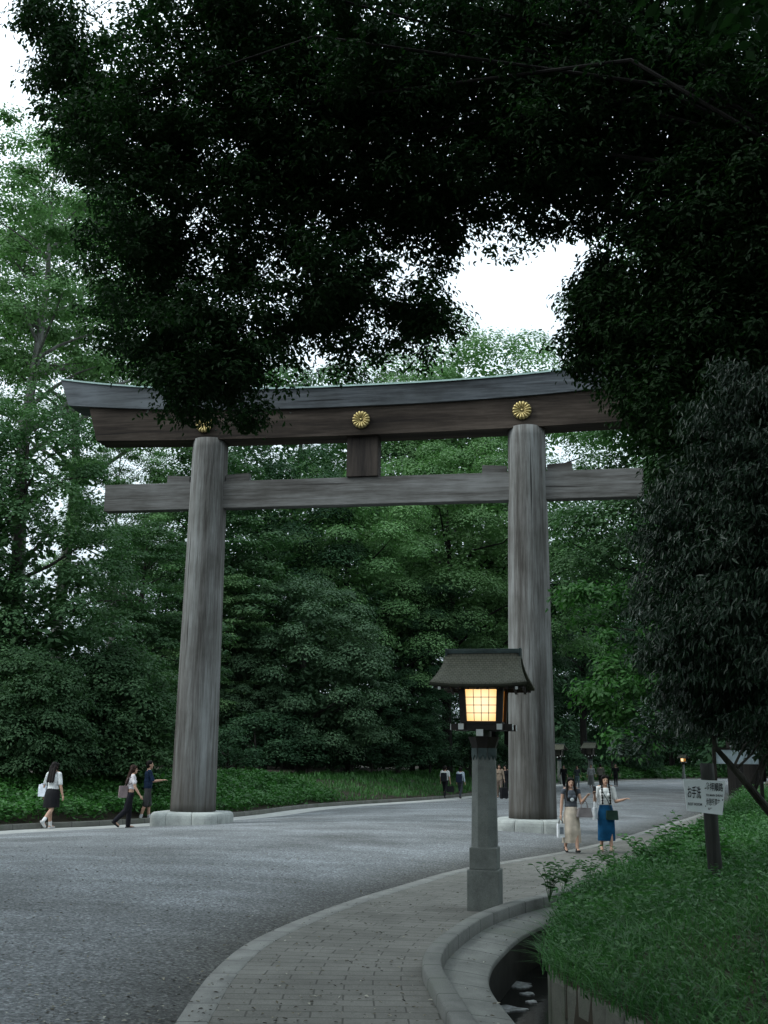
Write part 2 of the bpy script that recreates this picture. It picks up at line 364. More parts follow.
sheet('channel_bed', [z3(offset(KB, 0.582), -0.55), z3(offset(KB, np.maximum(WLO, 0.6) + 0.12), -0.57)], M_bed, kind='structure')
m, t, o = newmat('water'); M_water = m
nz = noise(t, coords(t), 7, 3); finish(t, o, (0.012, 0.013, 0.012), 0.06, nz, 0.08, 0.02, 0.6)
sheet('water', [z3(offset(KB, 0.584)[10:110], -0.50), z3(offset(KB, np.maximum(WLO, 0.6) + 0.11)[10:110], -0.50)], M_water, kind='structure')

# right-hand mound behind the retaining wall
WL = offset(KB, WLO)
def w_top(y): return np.interp(y, [-8, 8, 11, 14, 18, 22, 30, 50, 90], [0.02, 0.0, 0.03, 0.09, 0.20, 0.42, 0.95, 1.6, 2.0])
WT = w_top(WL[:, 1])
def mound_z(P):
    P = np.asarray(P, float).reshape(-1, 2); d, i = dist_to(WL, P); d = np.maximum(d, 0)
    b = WT[i]
    return b + np.minimum(0.06 * d + 0.055 * d * d, 0.9 + 0.16 * d)
WLs = WL[::2]
lines = [z3(WLs, WT[::2] - 0.3)]
for d in (0.02, 0.25, 0.5, 0.8, 1.2, 1.6, 2.1, 2.7, 3.5, 4.5, 6, 8, 11, 16, 25, 45, 90, 160):
    P = WLs + d * np.array([1.0, -0.3]); lines.append(z3(P, mound_z(P)))
sheet('grass_mound', lines, M_soil, uv=False, kind='structure')
# stone wall: rough upright blocks with joints
wm = MB(); i = 8; rw = random.Random(3)
seg = WL
dW = np.r_[0, np.cumsum(np.linalg.norm(np.diff(WL, axis=0), axis=1))]
s = 4.0
def wat(s): return np.array([np.interp(s, dW, WL[:, 0]), np.interp(s, dW, WL[:, 1])])
while s < 60:
    L_ = rw.uniform(0.22, 0.42); p0, p1 = wat(s), wat(s + L_ - 0.015); tdir = p1 - p0; L0 = np.linalg.norm(tdir); tdir /= L0; nn_ = np.array([tdir[1], -tdir[0]])
    zt = float(w_top(p0[1])) + rw.uniform(-0.03, 0.02); pr = rw.uniform(-0.03, 0.03); c2 = (p0 + p1) / 2 + nn_ * (0.11 + pr)
    zb = -0.62; lean = 0.0
    wm.box((c2[0], c2[1], (zt + zb) / 2), (L0, 0.24, zt - zb), Matrix.Rotation(math.atan2(tdir[1], tdir[0]), 3, 'Z'), bevel=0.045)
    s += L_
wl = wm.build('stone_wall', M_wallst)
tag(wl, 'low mossy retaining wall of upright stone blocks holding back the grassy mound beside the drain', 'wall')

# left bank
def lb_h(d): return 0.1 + np.minimum(0.27 * d, 0.85) + np.maximum(0, np.minimum(d - 4, 40)) * 0.02
lines = [z3(offset(LB, -0.04), 0.02)]
def bank_z(P):
    d, _ = dist_to(LB, np.asarray(P, float).reshape(-1, 2)); return lb_h(np.maximum(-d, 0))
for d in (0.07, 0.6, 1.2, 2, 3, 4, 6, 10, 20, 45, 110):
    P = LB[:, :2] + d * np.array([-1.0, 0.4]); lines.append(z3(P, bank_z(P)))
sheet('left_bank', lines, M_soil, uv=False, kind='structure')

# ------------------------------------------------------------------ the great gate
M_pillar = m_wood('pillar_timber', (0.058, 0.054, 0.050), (0.128, 0.126, 0.120), (0.225, 0.232, 0.228), 1, 'Z', 11, stain=(0.05, 0.042, 0.034))
M_beam = m_wood('beam_timber', (0.013, 0.009, 0.007), (0.036, 0.027, 0.021), (0.072, 0.056, 0.045), 1, 'X', 8)
M_beamg = m_wood('grey_beam_timber', (0.042, 0.038, 0.035), (0.098, 0.095, 0.090), (0.175, 0.175, 0.172), 1, 'X', 9)
M_topbeam = m_wood('slate_grey_timber', (0.028, 0.030, 0.033), (0.068, 0.075, 0.083), (0.125, 0.138, 0.150), 1, 'X', 8)
M_darkwood = m_wood('dark_timber', (0.012, 0.010, 0.009), (0.035, 0.028, 0.024), (0.06, 0.048, 0.04), 1, 'Z', 7)
M_copper = m_plain('verdigris_copper', (0.33, 0.45, 0.42), 0.6, 0.2, 3)
m, t, o = newmat('gold_leaf'); M_gold = m
finish(t, o, (0.46, 0.37, 0.17), 0.42, noise(t, coords(t), 30), 0.1, 0.01, 0.5, 0.9)
M_goldk = m_plain('dark_bronze', (0.03, 0.028, 0.02), 0.5)
TX, TY, YAW = -0.5757, 30.2154, 0.17771
gate = thing('torii_gate', 'huge weathered timber torii gate with three gold crests spanning the gravel road', 'torii gate', (TX, TY, 0), -YAW)
def pillar(s):
    rings = []; nseg = 64
    rs = np.random.default_rng(5 if s < 0 else 6)
    wob = sum(rs.normal(0, 0.0025) * np.cos(k * np.linspace(0, 2 * np.pi, nseg, endpoint=False) + rs.uniform(0, 6)) for k in range(2, 9))
    for k in range(40):
        z = 0.36 + (10.78 - 0.36) * k / 39
        r = 0.612 + (0.5105 - 0.612) * (z - 0.41) / (10.75 - 0.41)
        rings.append([(s * 4.55 + (r + wob[i]) * math.cos(2 * math.pi * i / nseg), (r + wob[i]) * math.sin(2 * math.pi * i / nseg), z) for i in range(nseg)])
    return MB().loft(rings).build('pillar', M_pillar, gate, True)
for s in (-1, 1): pillar(s)
# footing stones: blocks cut round each pillar
def outline(n):
    a = 1.03; e = 5.0; P = []
    for k in range(n):
        q = 2 * math.pi * k / n; c, s_ = math.cos(q), math.sin(q)
        P.append((a * math.copysign(abs(c) ** (2 / e), c), a * math.copysign(abs(s_) ** (2 / e), s_)))
    return P
def foot_stones(s):
    # sectors between joints, in plan angle
    cuts = [-113, -72, -36, 18, 60, 108, 150, 205, 247]
    for q0, q1 in zip(cuts, cuts[1:]):
        rings = []; m_ = max(6, int((q1 - q0) / 3))
        prof = [(0.0, -0.15), (0.0, 0.26), (0.012, 0.33), (0.04, 0.38), (0.09, 0.405), (0.16, 0.412), (0.6, 0.412)]
        for k in range(m_ + 1):
            q = R(q0 + 0.35 + (q1 - q0 - 0.7) * k / m_); c, sn = math.cos(q), math.sin(q); e = 5.0
            rr = 0.97 / ((abs(c) ** e + abs(sn) ** e) ** (1 / e))
            edge = 0.012 if k in (0, m_) else 0.0
            ring = []
            for dr, z in prof:
                r_ = max(0.5, rr * (1 - dr * 0.9) - edge); ring.append((s * 4.55 + r_ * c, r_ * sn, z - edge * 0.5))
            ring.append((s * 4.55 + 0.5 * c, 0.5 * sn, -0.15)); rings.append(ring)
        ob = MB().loft(rings).build('footing_stone', M_granite, gate, False)
for s in (-1, 1): foot_stones(s)
def curve_beam(name, zf_b, zf_t, half_b, half_t, yh_b, yh_t, mat, nseg=60, parent=gate):
    rings = []
    for k in range(nseg + 1):
        f = -1 + 2 * k / nseg
        ub, ut = half_b * f, half_t * f
        rings.append([(ub, -yh_b, zf_b(ub)), (ub, yh_b, zf_b(ub)), (ut, yh_t, zf_t(ut)), (ut, -yh_t, zf_t(ut))])
    return MB().loft(rings).build(name, mat, parent)
cur = lambda u, k, pw: k * abs(u / 9.0) ** pw
kb = lambda u: 11.515 + cur(u, 0.42, 2.3)
kt_ = lambda u: 12.09 + cur(u, 0.60, 2.6)
kasagi = curve_beam('top_lintel', kb, kt_, 8.82, 9.10, 0.50, 0.56, M_topbeam)
curve_beam('second_lintel', lambda u: 10.705 + cur(u, 0.17, 2.2), lambda u: 11.513 + cur(u, 0.42, 2.3), 7.92, 8.2, 0.38, 0.42, M_beam)
# sheet-copper roof strip on the lintel
rings = []
for k in range(61):
    u = 9.14 * (-1 + 2 * k / 60); z = kt_(u) + 0.004
    rings.append([(u, -0.60, z - 0.02), (u, -0.60, z + 0.025), (u, 0, z + 0.16), (u, 0.60, z + 0.025), (u, 0.60, z - 0.02), (u, 0, z + 0.09)])
MB().loft(rings).build('copper_capping', M_copper, kasagi)
nuki = MB().box((-0.0, 0, (8.755 + 9.54) / 2), (15.28, 0.34, 0.785), bevel=0.012).build('tie_beam', M_beamg, gate)
for s in (-1, 1):
    for d in (-1, 1):
        u0 = s * 4.55 + d * 0.545; u1 = s * 4.55 + d * 1.22
        MB().prism([(u0, 9.30), (u1, 9.44), (u1, 9.775 if True else 0), (u0, 9.735)], -0.12, 0.12).build('wedge', M_beamg, gate)
MB().box((-0.01, 0, (9.543 + 10.705) / 2), (0.9, 0.46, 10.705 - 9.543 - 0.002), bevel=0.01).build('centre_strut', M_darkwood, gate)
def crest(u, z, r, parent=gate):
    """round chrysanthemum boss with sixteen petals"""
    bm = MB(); n = 16; y = -0.4
    rings = []
    for p in range(n):
        q = 2 * math.pi * (p + 0.5) / n; half = math.pi / n * 0.985
        rr = []
        for f, wd, hgt in ((0.16, 1.0, 0.05), (0.45, 1.0, 0.085), (0.75, 1.0, 0.10), (0.92, 0.95, 0.09), (0.985, 0.75, 0.06), (1.0, 0.45, 0.03)):
            ring = []
            for e in (-1, -0.5, 0, 0.5, 1):
                a = q + half * wd * e; h = hgt * (1 - 0.5 * e * e) * r / 0.28
                ring.append((u + r * f * math.cos(a), y - 0.02 - h, z + r * f * math.sin(a)))
            rr.append(ring)
        bm.loft(rr, cap=False, closed=False)
    ob = bm.build('gold_crest', M_gold, parent, True)
    d = MB().loft([[(u + r * 0.985 * math.cos(a), yy, z + r * 0.985 * math.sin(a)) for a in [2 * math.pi * k / 32 for k in range(32)]] for yy in (y + 0.06, y - 0.03)]).build('crest_backing', M_goldk, ob)
    MB().ball((u, y - 0.075, z), (r * 0.13, 0.025, r * 0.13), 14).build('crest_hub', M_gold, ob, True)
    return ob
crest(0.0 - 0.02, 11.12, 0.255); crest(4.46, 11.2, 0.265); crest(-4.62, 11.18, 0.255)

# ------------------------------------------------------------------ stone lamps
M_lampwood = m_plain('lamp_dark_wood', (0.018, 0.014, 0.011), 0.6, 0.3, 12)
M_white = m_plain('white_end_paint', (0.66, 0.68, 0.66), 0.6, 0.06, 15)
M_metal = m_plain('green_black_metal', (0.045, 0.065, 0.062), 0.5, 0.3, 10, metal=0.5)
m, t, o = newmat('shingle_roof'); M_roof = m
sx = N(t, 'ShaderNodeSeparateXYZ'); tc = N(t, 'ShaderNodeTexCoord'); t.links.new(tc.outputs['UV'], sx.inputs[0])
wv = N(t, 'ShaderNodeMath', operation='FRACT'); mu = N(t, 'ShaderNodeMath', operation='MULTIPLY'); t.links.new(sx.outputs[1], mu.inputs[0]); mu.inputs[1].default_value = 16; t.links.new(mu.outputs[0], wv.inputs[0])
nz = noise(t, coords(t, (6, 6, 6)), 3, 6, 0.7); bk = N(t, 'ShaderNodeTexBrick')
for k, val in (('Scale', 1.0), ('Mortar Size', 0.004), ('Brick Width', 0.05), ('Row Height', 0.0625)): bk.inputs[k].default_value = val
t.links.new(tc.outputs['UV'], bk.inputs['Vector'])
bk.inputs['Color1'].default_value = (0.105, 0.10, 0.085, 1); bk.inputs['Color2'].default_value = (0.09, 0.088, 0.07, 1); bk.inputs['Mortar'].default_value = (0.05, 0.05, 0.04, 1)
rz_ = ramp(t, [(0.3, (0.7, 0.72, 0.66)), (0.7, (1.2, 1.25, 1.1))]); t.links.new(nz, rz_.inputs[0])
finish(t, o, mix(t, bk.outputs[0], rz_.outputs[0], 1, 'MULTIPLY'), 0.85, wv.outputs[0], 0.7, 0.012, 0.2)
def m_glow(name, c_hi, c_lo, strength):
    m, t, o = newmat(name); v = coords(t)
    sep = N(t, 'ShaderNodeVectorMath', operation='DISTANCE'); t.links.new(v, sep.inputs[0]); sep.inputs[1].default_value = (0, 0, 2.73)
    r = ramp(t, [(0.20, c_hi), (0.36, c_lo)]); t.links.new(sep.outputs['Value'], r.inputs[0])
    e = N(t, 'ShaderNodeEmission'); e.inputs['Strength'].default_value = strength; t.links.new(r.outputs[0], e.inputs[0]); t.links.new(e.outputs[0], o.inputs[0]); return m
M_glow = m_glow('lit_paper', (1.0, 0.86, 0.58), (0.90, 0.52, 0.19), 1.12)
M_glow2 = m_glow('dim_lit_paper', (0.75, 0.33, 0.06), (0.45, 0.17, 0.03), 0.8)
M_paper = m_plain('unlit_paper', (0.14, 0.13, 0.11), 0.7, 0.1)
def octo(rad, z, rot=math.pi / 8):
    k = rad / math.cos(math.pi / 8)
    return [(k * math.cos(rot + i * math.pi / 4), k * math.sin(rot + i * math.pi / 4), z) for i in range(8)]
def make_lamp(name, label, loc, rz, glow, glow_side, group):
    L = thing(name, label, 'street lamp', loc, rz, group)
    MB().box((0, 0, 0.235), (0.41, 0.41, 0.59), bevel=0.012).build('plinth', M_post, L)
    MB().box((0, 0, 0.675), (0.355, 0.355, 0.288), bevel=0.012).build('plinth_step', M_post, L)
    MB().loft([octo(0.165, 0.80), octo(0.148, 2.15)]).build('stone_shaft', M_post, L)
    sl_ = MB()                                               # metal collar with pointed tongues on every face
    for i in range(8):
        q = i * math.pi / 4; c, s_ = math.cos(q), math.sin(q); r0, r1 = 0.1535, 0.1525; hw = 0.058
        P = lambda a, z, r: (r * c - a * s_, r * s_ + a * c, z)
        sl_.loft([[P(-hw, 2.135, r1), P(-hw, 2.02, r0), P(-hw * .55, 1.97, r0), P(0, 2.035, r0), P(hw * .55, 1.97, r0), P(hw, 2.02, r0), P(hw, 2.135, r1)],
                  [P(-hw * .98, 2.135, r1 + .008), P(-hw * .98, 2.02, r0 + .008), P(-hw * .55, 1.975, r0 + .008), P(0, 2.04, r0 + .008), P(hw * .55, 2.035, r0 + .008), P(hw * .98, 2.02, r0 + .008), P(hw * .98, 2.135, r1 + .008)]])
    sl_.build('metal_collar', M_metal, L)
    MB().loft([octo(0.15, 2.132), octo(0.17, 2.20), octo(0.20, 2.287)]).build('bracket_block', M_lampwood, L)
    # crossed bearer beams with white painted ends
    for (dx, dy, z) in ((1, 0, 2.417), (0, 1, 2.337)):
        for off in ((-0.2, 0.2) if dx else (0.0,)):
            ln = 0.80
            c = (0, off, z) if dx else (off, 0, z)
            bm = MB().box(c, (ln, 0.085, 0.085) if dx else (0.095, ln, 0.095)); bb = bm.build('bearer_beam', M_lampwood, L)
            for e in (-1, 1):
                ce = (e * (ln / 2 + 0.004), off, z) if dx else (off, e * (ln / 2 + 0.004), z)
                MB().box(ce, (0.012, 0.08, 0.08) if dx else (0.09, 0.012, 0.09)).build('painted_end', M_white, bb)
    for off in (-0.25, 0.25):                                # short stubs to the front and back
        bb = MB().box((off, 0, 2.419), (0.075, 0.72, 0.082)).build('bearer_beam', M_lampwood, L)
        for e in (-1, 1): MB().box((off, e * 0.364, 2.419), (0.07, 0.012, 0.078)).build('painted_end', M_white, bb)
    MB().box((0, 0, 2.470), (0.52, 0.52, 0.02)).build('lantern_floor', M_lampwood, L)
    hb, ht = 0.232, 0.252                                    # lantern body widens upwards
    fr = MB()
    for sx_ in (-1, 1):
        for sy_ in (-1, 1):
            q = 0.042
            rb = [(sx_ * hb + a * q, sy_ * hb + b * q, 2.481) for a, b in ((-1, -1), (1, -1), (1, 1), (-1, 1))]
            rt = [(sx_ * ht + a * q, sy_ * ht + b * q, 2.955) for a, b in ((-1, -1), (1, -1), (1, 1), (-1, 1))]
            fr.loft([rb, rt])
    for z, hw in ((2.488, hb), (2.942, ht)):
        for k in range(4):
            fr.box(((0, -hw, z), (hw, 0, z), (0, hw, z), (-hw, 0, z))[k], (hw * 2 - .086, .04, .02) if k % 2 == 0 else (.04, hw * 2 - .086, .02))
    fr.build('lantern_frame', M_lampwood, L)
    for k in range(4):
        rot = Matrix.Rotation(k * math.pi / 2, 3, 'Z'); gm = glow if k in (0, 2) else glow_side
        pb, ptp = hb - 0.044, ht - 0.044
        V = [(-pb, -hb, 2.50), (pb, -hb, 2.50), (ptp, -ht, 2.93), (-ptp, -ht, 2.93)]
        bm = MB(); bm.loft([[rot @ Vector(v) for v in V], [rot @ Vector((v[0], v[1] + 0.008, v[2])) for v in V]])
        pn = bm.build('paper_panel', gm, L)
        lt = MB()
        for i in (1, 2, 3):
            f = -1 + i / 2
            lt.tube([rot @ Vector((f * pb, -hb - .004, 2.50)), rot @ Vector((f * ptp, -ht - .004, 2.93))], 0.0045, 5)
            z = 2.50 + 0.43 * i / 4; hh_ = hb + (ht - hb) * i / 4; pw_ = pb + (ptp - pb) * i / 4
            lt.tube([rot @ Vector((-pw_, -hh_ - .004, z)), rot @ Vector((pw_, -hh_ - .004, z))], 0.0045, 5)
        lt.build('lattice', M_lampwood, pn)
    # gabled roof, flared at the eaves
    prof = []
    for k in range(9):
        f = k / 8; y = 0.04 + 0.52 * f; z = 3.455 - 0.475 * (f ** 0.76) ; prof.append((y, z))
    for sgn in (-1, 1):
        V = []; Fq = []; UVs = []
        nx = 14
        for j, (y, z) in enumerate(prof):
            hx = 0.51 + 0.12 * (j / 8) ** 1.6
            for i in range(nx + 1):
                x = -hx + 2 * hx * i / nx; lift = 0.035 * abs(x / hx) ** 3 * (j / 8)
                V.append((x, sgn * y, z + lift))
                UVs.append((x + 1, j / 8))
        m1 = len(V)
        V += [(x, y, z - 0.05) for x, y, z in V]; UVs += UVs
        for j in range(8):
            for i in range(nx):
                a = j * (nx + 1) + i; q = (a, a + 1, a + nx + 2, a + nx + 1)
                Fq.append(q); Fq.append(tuple(m1 + k for k in reversed(q)))
        for i in range(nx):
            a = 8 * (nx + 1) + i; Fq.append((a, a + 1, m1 + a + 1, m1 + a)); Fq.append((i + 1, i, m1 + i, m1 + i + 1))
        for j in range(8):
            a = j * (nx + 1); b = a + nx; Fq.append((a + nx + 1, a, m1 + a, m1 + a + nx + 1)); Fq.append((b, b + nx + 1, m1 + b + nx + 1, m1 + b))
        me = mesh_np('roof_slope', V, Fq); uv = me.uv_layers.new(name='UVMap')
        uv.data.foreach_set('uv', np.array([UVs[k] for q in Fq for k in q], np.float32).ravel())
        bm_ = bmesh.new(); bm_.from_mesh(me); bmesh.ops.recalc_face_normals(bm_, faces=bm_.faces[:]); bm_.to_mesh(me); bm_.free()
        rs = link('roof_slope', me, M_roof, L)
        rf = MB()
        for i in range(9):
            x = -0.5 + i * 0.125
            rf.box((x, sgn * 0.44, 2.965), (0.035, 0.26, 0.04), Matrix.Rotation(sgn * -0.30, 3, 'X'))
        rr_ = rf.build('rafters', M_lampwood, L); [MB().box((e * 0.5, sgn * 0.575, 2.925), (0.034, 0.01, 0.036), Matrix.Rotation(sgn * -0.30, 3, 'X')).build('painted_end', M_white, rr_) for e in (-1, 1)]
        MB().box((0, sgn * 0.495, 2.945), (1.16, 0.03, 0.03)).build('eave_board', M_lampwood, L)
    for e in (-1, 1):                                        # gable ends
        tri = [(-0.40, 2.98), (0.40, 2.98), (0.25, 3.09), (0.08, 3.30), (0, 3.37), (-0.08, 3.30), (-0.25, 3.09)]
        MB().prism(tri, e * 0.40, e * 0.43, 'yz').build('gable_board', M_lampwood, L)
    MB().box((0, 0, 2.968), (0.60, 0.60, 0.024)).build('lantern_head', M_lampwood, L)
    rd = MB().box((0, 0, 3.465), (1.0, 0.10, 0.05), bevel=0.012)
    rd.box((0, 0, 3.495), (1.03, 0.065, 0.035), bevel=0.01)
    for e in (-1, 1): rd.box((e * 0.495, 0, 3.445), (0.03, 0.15, 0.15), bevel=0.012)
    rd.build('roof_ridge', M_metal, L)
    return L
lp = at(483, 905, 14.75)
LG = 'stone lamps along the approach road'
lamp = make_lamp('stone_lamp', 'tall stone lamp with shingled roof and glowing paper lantern on the paved path', (lp[0], 14.45, 0.0), -R(13), M_glow, M_glow2, LG)
lamp.scale = (0.965, 0.965, 0.915)
def copy_tree(o, parent=None):
    c = o.copy(); COL.objects.link(c)
    if parent is not None: c.parent = parent
    for ch in o.children: copy_tree(ch, c)
    return c
def swap_mat(o, old, new):
    for ch in o.children:
        if ch.type == 'MESH' and ch.data.materials and ch.data.materials[0] in old:
            ch.data = ch.data.copy(); ch.data.materials[0] = new
        swap_mat(ch, old, new)
def far_lamp(loc, rz, label, lit, sc_=1.0):
    c = copy_tree(lamp); c.location = loc; c.rotation_euler = (0, 0, rz); c['label'] = label; c.scale = (sc_, sc_, sc_ * 0.95)
    if not lit: swap_mat(c, (M_glow, M_glow2), M_paper)
    return c
p_ = at(590, 745, 98); far_lamp((p_[0], 98, 0.0), R(-30), 'unlit stone lamp far along the road behind the group of five walkers', False, 1.12)
p_ = at(559, 750, 105); far_lamp((p_[0], 105, 0.0), R(-30), 'distant unlit lamp half hidden by the edge of the right gate pillar', False, 1.1)
p_ = at(683, 760, 150); far_lamp((p_[0], 150, 0.0), R(-40), 'tiny lit lamp at the far bend of the road beside the sign board', True, 1.0)

# ------------------------------------------------------------------ sign on a log post
M_log = m_wood('old_log', (0.018, 0.018, 0.016), (0.035, 0.037, 0.034), (0.06, 0.062, 0.057), 1, 'Z', 12)
M_board = m_plain('white_board', (0.80, 0.84, 0.85), 0.5, 0.06, 6)
M_ink = m_plain('black_lettering', (0.025, 0.03, 0.035), 0.6, 0.1)
sp = at(716, 878, 14.0)
sign = thing('notice_sign', 'white notice board with black writing fixed to a dark log post in the grass', 'sign', (sp[0], 14.0, float(mound_z([(sp[0], 14.0)])[0])), 0)
SZ = sign.location.z
lean = MB(); rings = []
for k in range(12):
    z = -0.3 + (1.80 - SZ + 0.3) * k / 11; r = 0.088 - 0.006 * k / 11
    rings.append([(-0.03 * z + (r + 0.004 * math.sin(3 * q + k)) * math.cos(q), r * math.sin(q), z) for q in [2 * math.pi * i / 18 for i in range(18)]])
lean.loft(rings).build('log_post', M_log, sign, True)
c4 = [at(*q, 13.88) for q in ((684, 779), (725, 781), (722, 815), (688, 811))]
c4 = [Vector((q[0] - sign.location.x, q[1] - 14.0, q[2] - SZ)) for q in c4]
c4[0].y += 0.03; c4[3].y += 0.03; c4[1].y -= 0.02; c4[2].y -= 0.02
bd = MB().loft([[v for v in c4], [v + Vector((0, 0.015, 0)) for v in c4]]).build('sign_board', M_board, sign)
xa = (c4[1] - c4[0]).normalized(); za = (c4[0] - c4[3]); za = (za - xa * za.dot(xa)).normalized()
Wb, Hb = (c4[1] - c4[0]).length, 0.385
dg = bpy.context.evaluated_depsgraph_get()
def text(body, u, v, size, sx_=1.0, bold=0.0):
    """writing lying 2 mm proud of the board; u, v from the board's top left corner, in board widths / heights"""
    cu = bpy.data.curves.new('lettering', 'FONT'); cu.body = body; cu.size = size; cu.align_x = 'CENTER'; cu.align_y = 'CENTER'; cu.offset = bold; cu.extrude = 0.0008
    ob = bpy.data.objects.new('lettering', cu); COL.objects.link(ob); bpy.context.view_layer.update()
    me = bpy.data.meshes.new_from_object(ob.evaluated_get(bpy.context.evaluated_depsgraph_get())); bpy.data.objects.remove(ob)
    nrm = xa.cross(za)
    org = c4[0] + xa * (u * Wb) - za * (v * Hb) + nrm * 0.004
    for vv in me.vertices:
        vv.co = org + xa * (vv.co.x * sx_) + za * vv.co.y + nrm * vv.co.z
    link('lettering', me, M_ink, bd)
text('お手洗', 0.25, 0.42, 0.15, 0.36, 0.002)
text('REST ROOM', 0.27, 0.76, 0.044, 0.7, 0.0008)
text('参拝順路', 0.73, 0.22, 0.105, 0.5, 0.0015)
text('TO MAIN SHRINE', 0.73, 0.46, 0.036, 0.72, 0.0008)
text('休憩所案内', 0.70, 0.68, 0.090, 0.37, 0.0008)
text('REST  INFO', 0.70, 0.88, 0.036, 0.7, 0.0008)
nr_ = xa.cross(za); o_ = c4[0] + xa * (0.925 * Wb) - za * (0.76 * Hb)
ar = [(-.008, .075), (.008, .075), (.008, -.03), (.02, -.03), (0, -.075), (-.02, -.03), (-.008, -.03)]
MB().loft([[o_ + xa * a + za * b + nr_ * k for a, b in ar] for k in (.002, .005)]).build('arrow', M_ink, bd)
for u, v in ((0.52, 0.25), (0.52, 0.80)):
    q = c4[0] + xa * (u * Wb) - za * (v * Hb); MB().ball(q, (0.008, 0.006, 0.008), 8).build('screw', M_goldk, bd)

# ------------------------------------------------------------------ foliage
def unit(v): return v / np.maximum(np.linalg.norm(v, axis=-1, keepdims=True), 1e-9)
def leaves_mesh(name, P, Nn, T, L, W, six=False, fold=0.25):
    """one small face pair per leaf: P leaf bases, Nn normals, T directions, L lengths, W widths"""
    B = unit(np.cross(Nn, T)); T = unit(T); Nn = np.cross(T, B)
    L = np.broadcast_to(L, len(P))[:, None]; W = np.broadcast_to(W, len(P))[:, None]
    if six:
        f = fold * W
        V = np.stack([P, P + T * L * .33 + B * W * .5 + Nn * f, P + T * L * .7 + B * W * .36 + Nn * f * .6, P + T * L - Nn * f * .8, P + T * L * .7 - B * W * .36 + Nn * f * .6, P + T * L * .33 - B * W * .5 + Nn * f], 1)
        k = np.arange(len(P))[:, None] * 6
        Fq = np.concatenate([k + np.array([[0, 1, 2, 3]]), k + np.array([[0, 3, 4, 5]])], 0)
    else:
        V = np.stack([P, P + T * L * .45 + B * W * .5, P + T * L, P + T * L * .45 - B * W * .5], 1)
        Fq = np.arange(len(P) * 4).reshape(-1, 4)
    return mesh_np(name, V.reshape(-1, 3), Fq)
def sph(rg, n): return unit(rg.normal(size=(n, 3)))
def clump_crown(rg, centres, radii, per, size, flat=0.75, up=0.55, droop=0.0, spread=0.30, aspect=0.55, rnd=0.32):
    """leafy cushions: per leaves round every centre, densest on the outside and the top"""
    n = len(centres); c = np.repeat(centres, per, 0); r = np.repeat(radii, per)
    d = sph(rg, n * per); d[:, 2] = np.where(d[:, 2] < -0.25, -d[:, 2] * 0.8, d[:, 2])
    rad = r * (1 - spread * rg.random(n * per) ** 1.3) * (1 + 0.10 * rg.normal(size=n * per))
    P = c + d * rad[:, None] * np.array([1, 1, flat])
    Nn = unit(d * 0.9 + np.array([0, 0, up]) + rg.normal(size=P.shape) * rnd)
    T = unit(rg.normal(size=P.shape) + d * 0.6 + np.array([0, 0, -droop])); T = unit(T - Nn * (T * Nn).sum(1, keepdims=True))
    L = size * rg.uniform(0.7, 1.3, len(P))
    return P, Nn, T, L, L * aspect
def crown_centres(rg, lobes, n, inner=0.55, hang=-0.5):
    vol = np.array([l[3] * l[4] + l[4] * l[5] + l[3] * l[5] for l in lobes]); which = rg.choice(len(lobes), n, p=vol / vol.sum())
    lo = np.array(lobes)[which]; d = sph(rg, n); d[:, 2] = np.where(d[:, 2] < hang, -d[:, 2], d[:, 2])
    f = inner + (1 - inner) * rg.random(n) ** 0.6
    return lo[:, :3] + d * f[:, None] * lo[:, 3:6]
def cushion_centres(rg, lobes, n, gap):
    """clump centres spread evenly over the outside of the joined lobes, so that each cushion stands out"""
    C = crown_centres(rg, lobes, n * 14, 0.84, -0.6); lo = np.array(lobes)
    q = np.sqrt((((C[:, None, :] - lo[None, :, :3]) / lo[None, :, 3:6]) ** 2).sum(2)).min(1); C = C[q > 0.80]
    keep = []
    for c in C:
        if len(keep) >= n: break
        if all((c[0] - k[0]) ** 2 + (c[1] - k[1]) ** 2 + (c[2] - k[2]) ** 2 > gap * gap for k in keep): keep.append(c)
    return np.array(keep)
def limb_mesh(name, trunk_pts, trunk_rad, targets, r_limb, rg, start=0.35, lift=0.1):
    b = MB(); tp = np.array(trunk_pts, float); b.tube([tuple(p) for p in tp], list(trunk_rad), 10)
    d = np.r_[0, np.cumsum(np.linalg.norm(np.diff(tp, axis=0), axis=1))]
    for q in targets:
        dz = np.linalg.norm(q[:2] - tp[-1, :2]); zt = q[2] - 0.55 * dz
        zs = np.clip(zt, tp[0, 2] + start * (tp[-1, 2] - tp[0, 2]), tp[-1, 2] * 0.985)
        s0 = np.array([np.interp(zs, tp[:, 2], tp[:, k]) for k in range(3)]); r0 = np.interp(zs, tp[:, 2], trunk_rad) * 0.55
        r0 = min(r0, r_limb); m1 = s0 + (q - s0) * 0.35 + np.array([0, 0, lift * dz]) + rg.normal(size=3) * 0.04 * dz
        m2 = s0 + (q - s0) * 0.7 + np.array([0, 0, lift * 0.8 * dz]) + rg.normal(size=3) * 0.05 * dz
        b.tube([tuple(s0), tuple(m1), tuple(m2), tuple(q)], [r0, r0 * .72, r0 * .45, r0 * .12], 6)
    bmesh.ops.recalc_face_normals(b.bm, faces=b.bm.faces[:]); me = bpy.data.meshes.new(name); b.bm.to_mesh(me); b.bm.free(); return me
M_bark = m_wood('bark', (0.018, 0.016, 0.013), (0.045, 0.042, 0.036), (0.085, 0.08, 0.07), 1, 'Z', 8)
M_bark2 = m_wood('pale_bark', (0.05, 0.05, 0.045), (0.12, 0.12, 0.11), (0.2, 0.2, 0.19), 1, 'Z', 8)
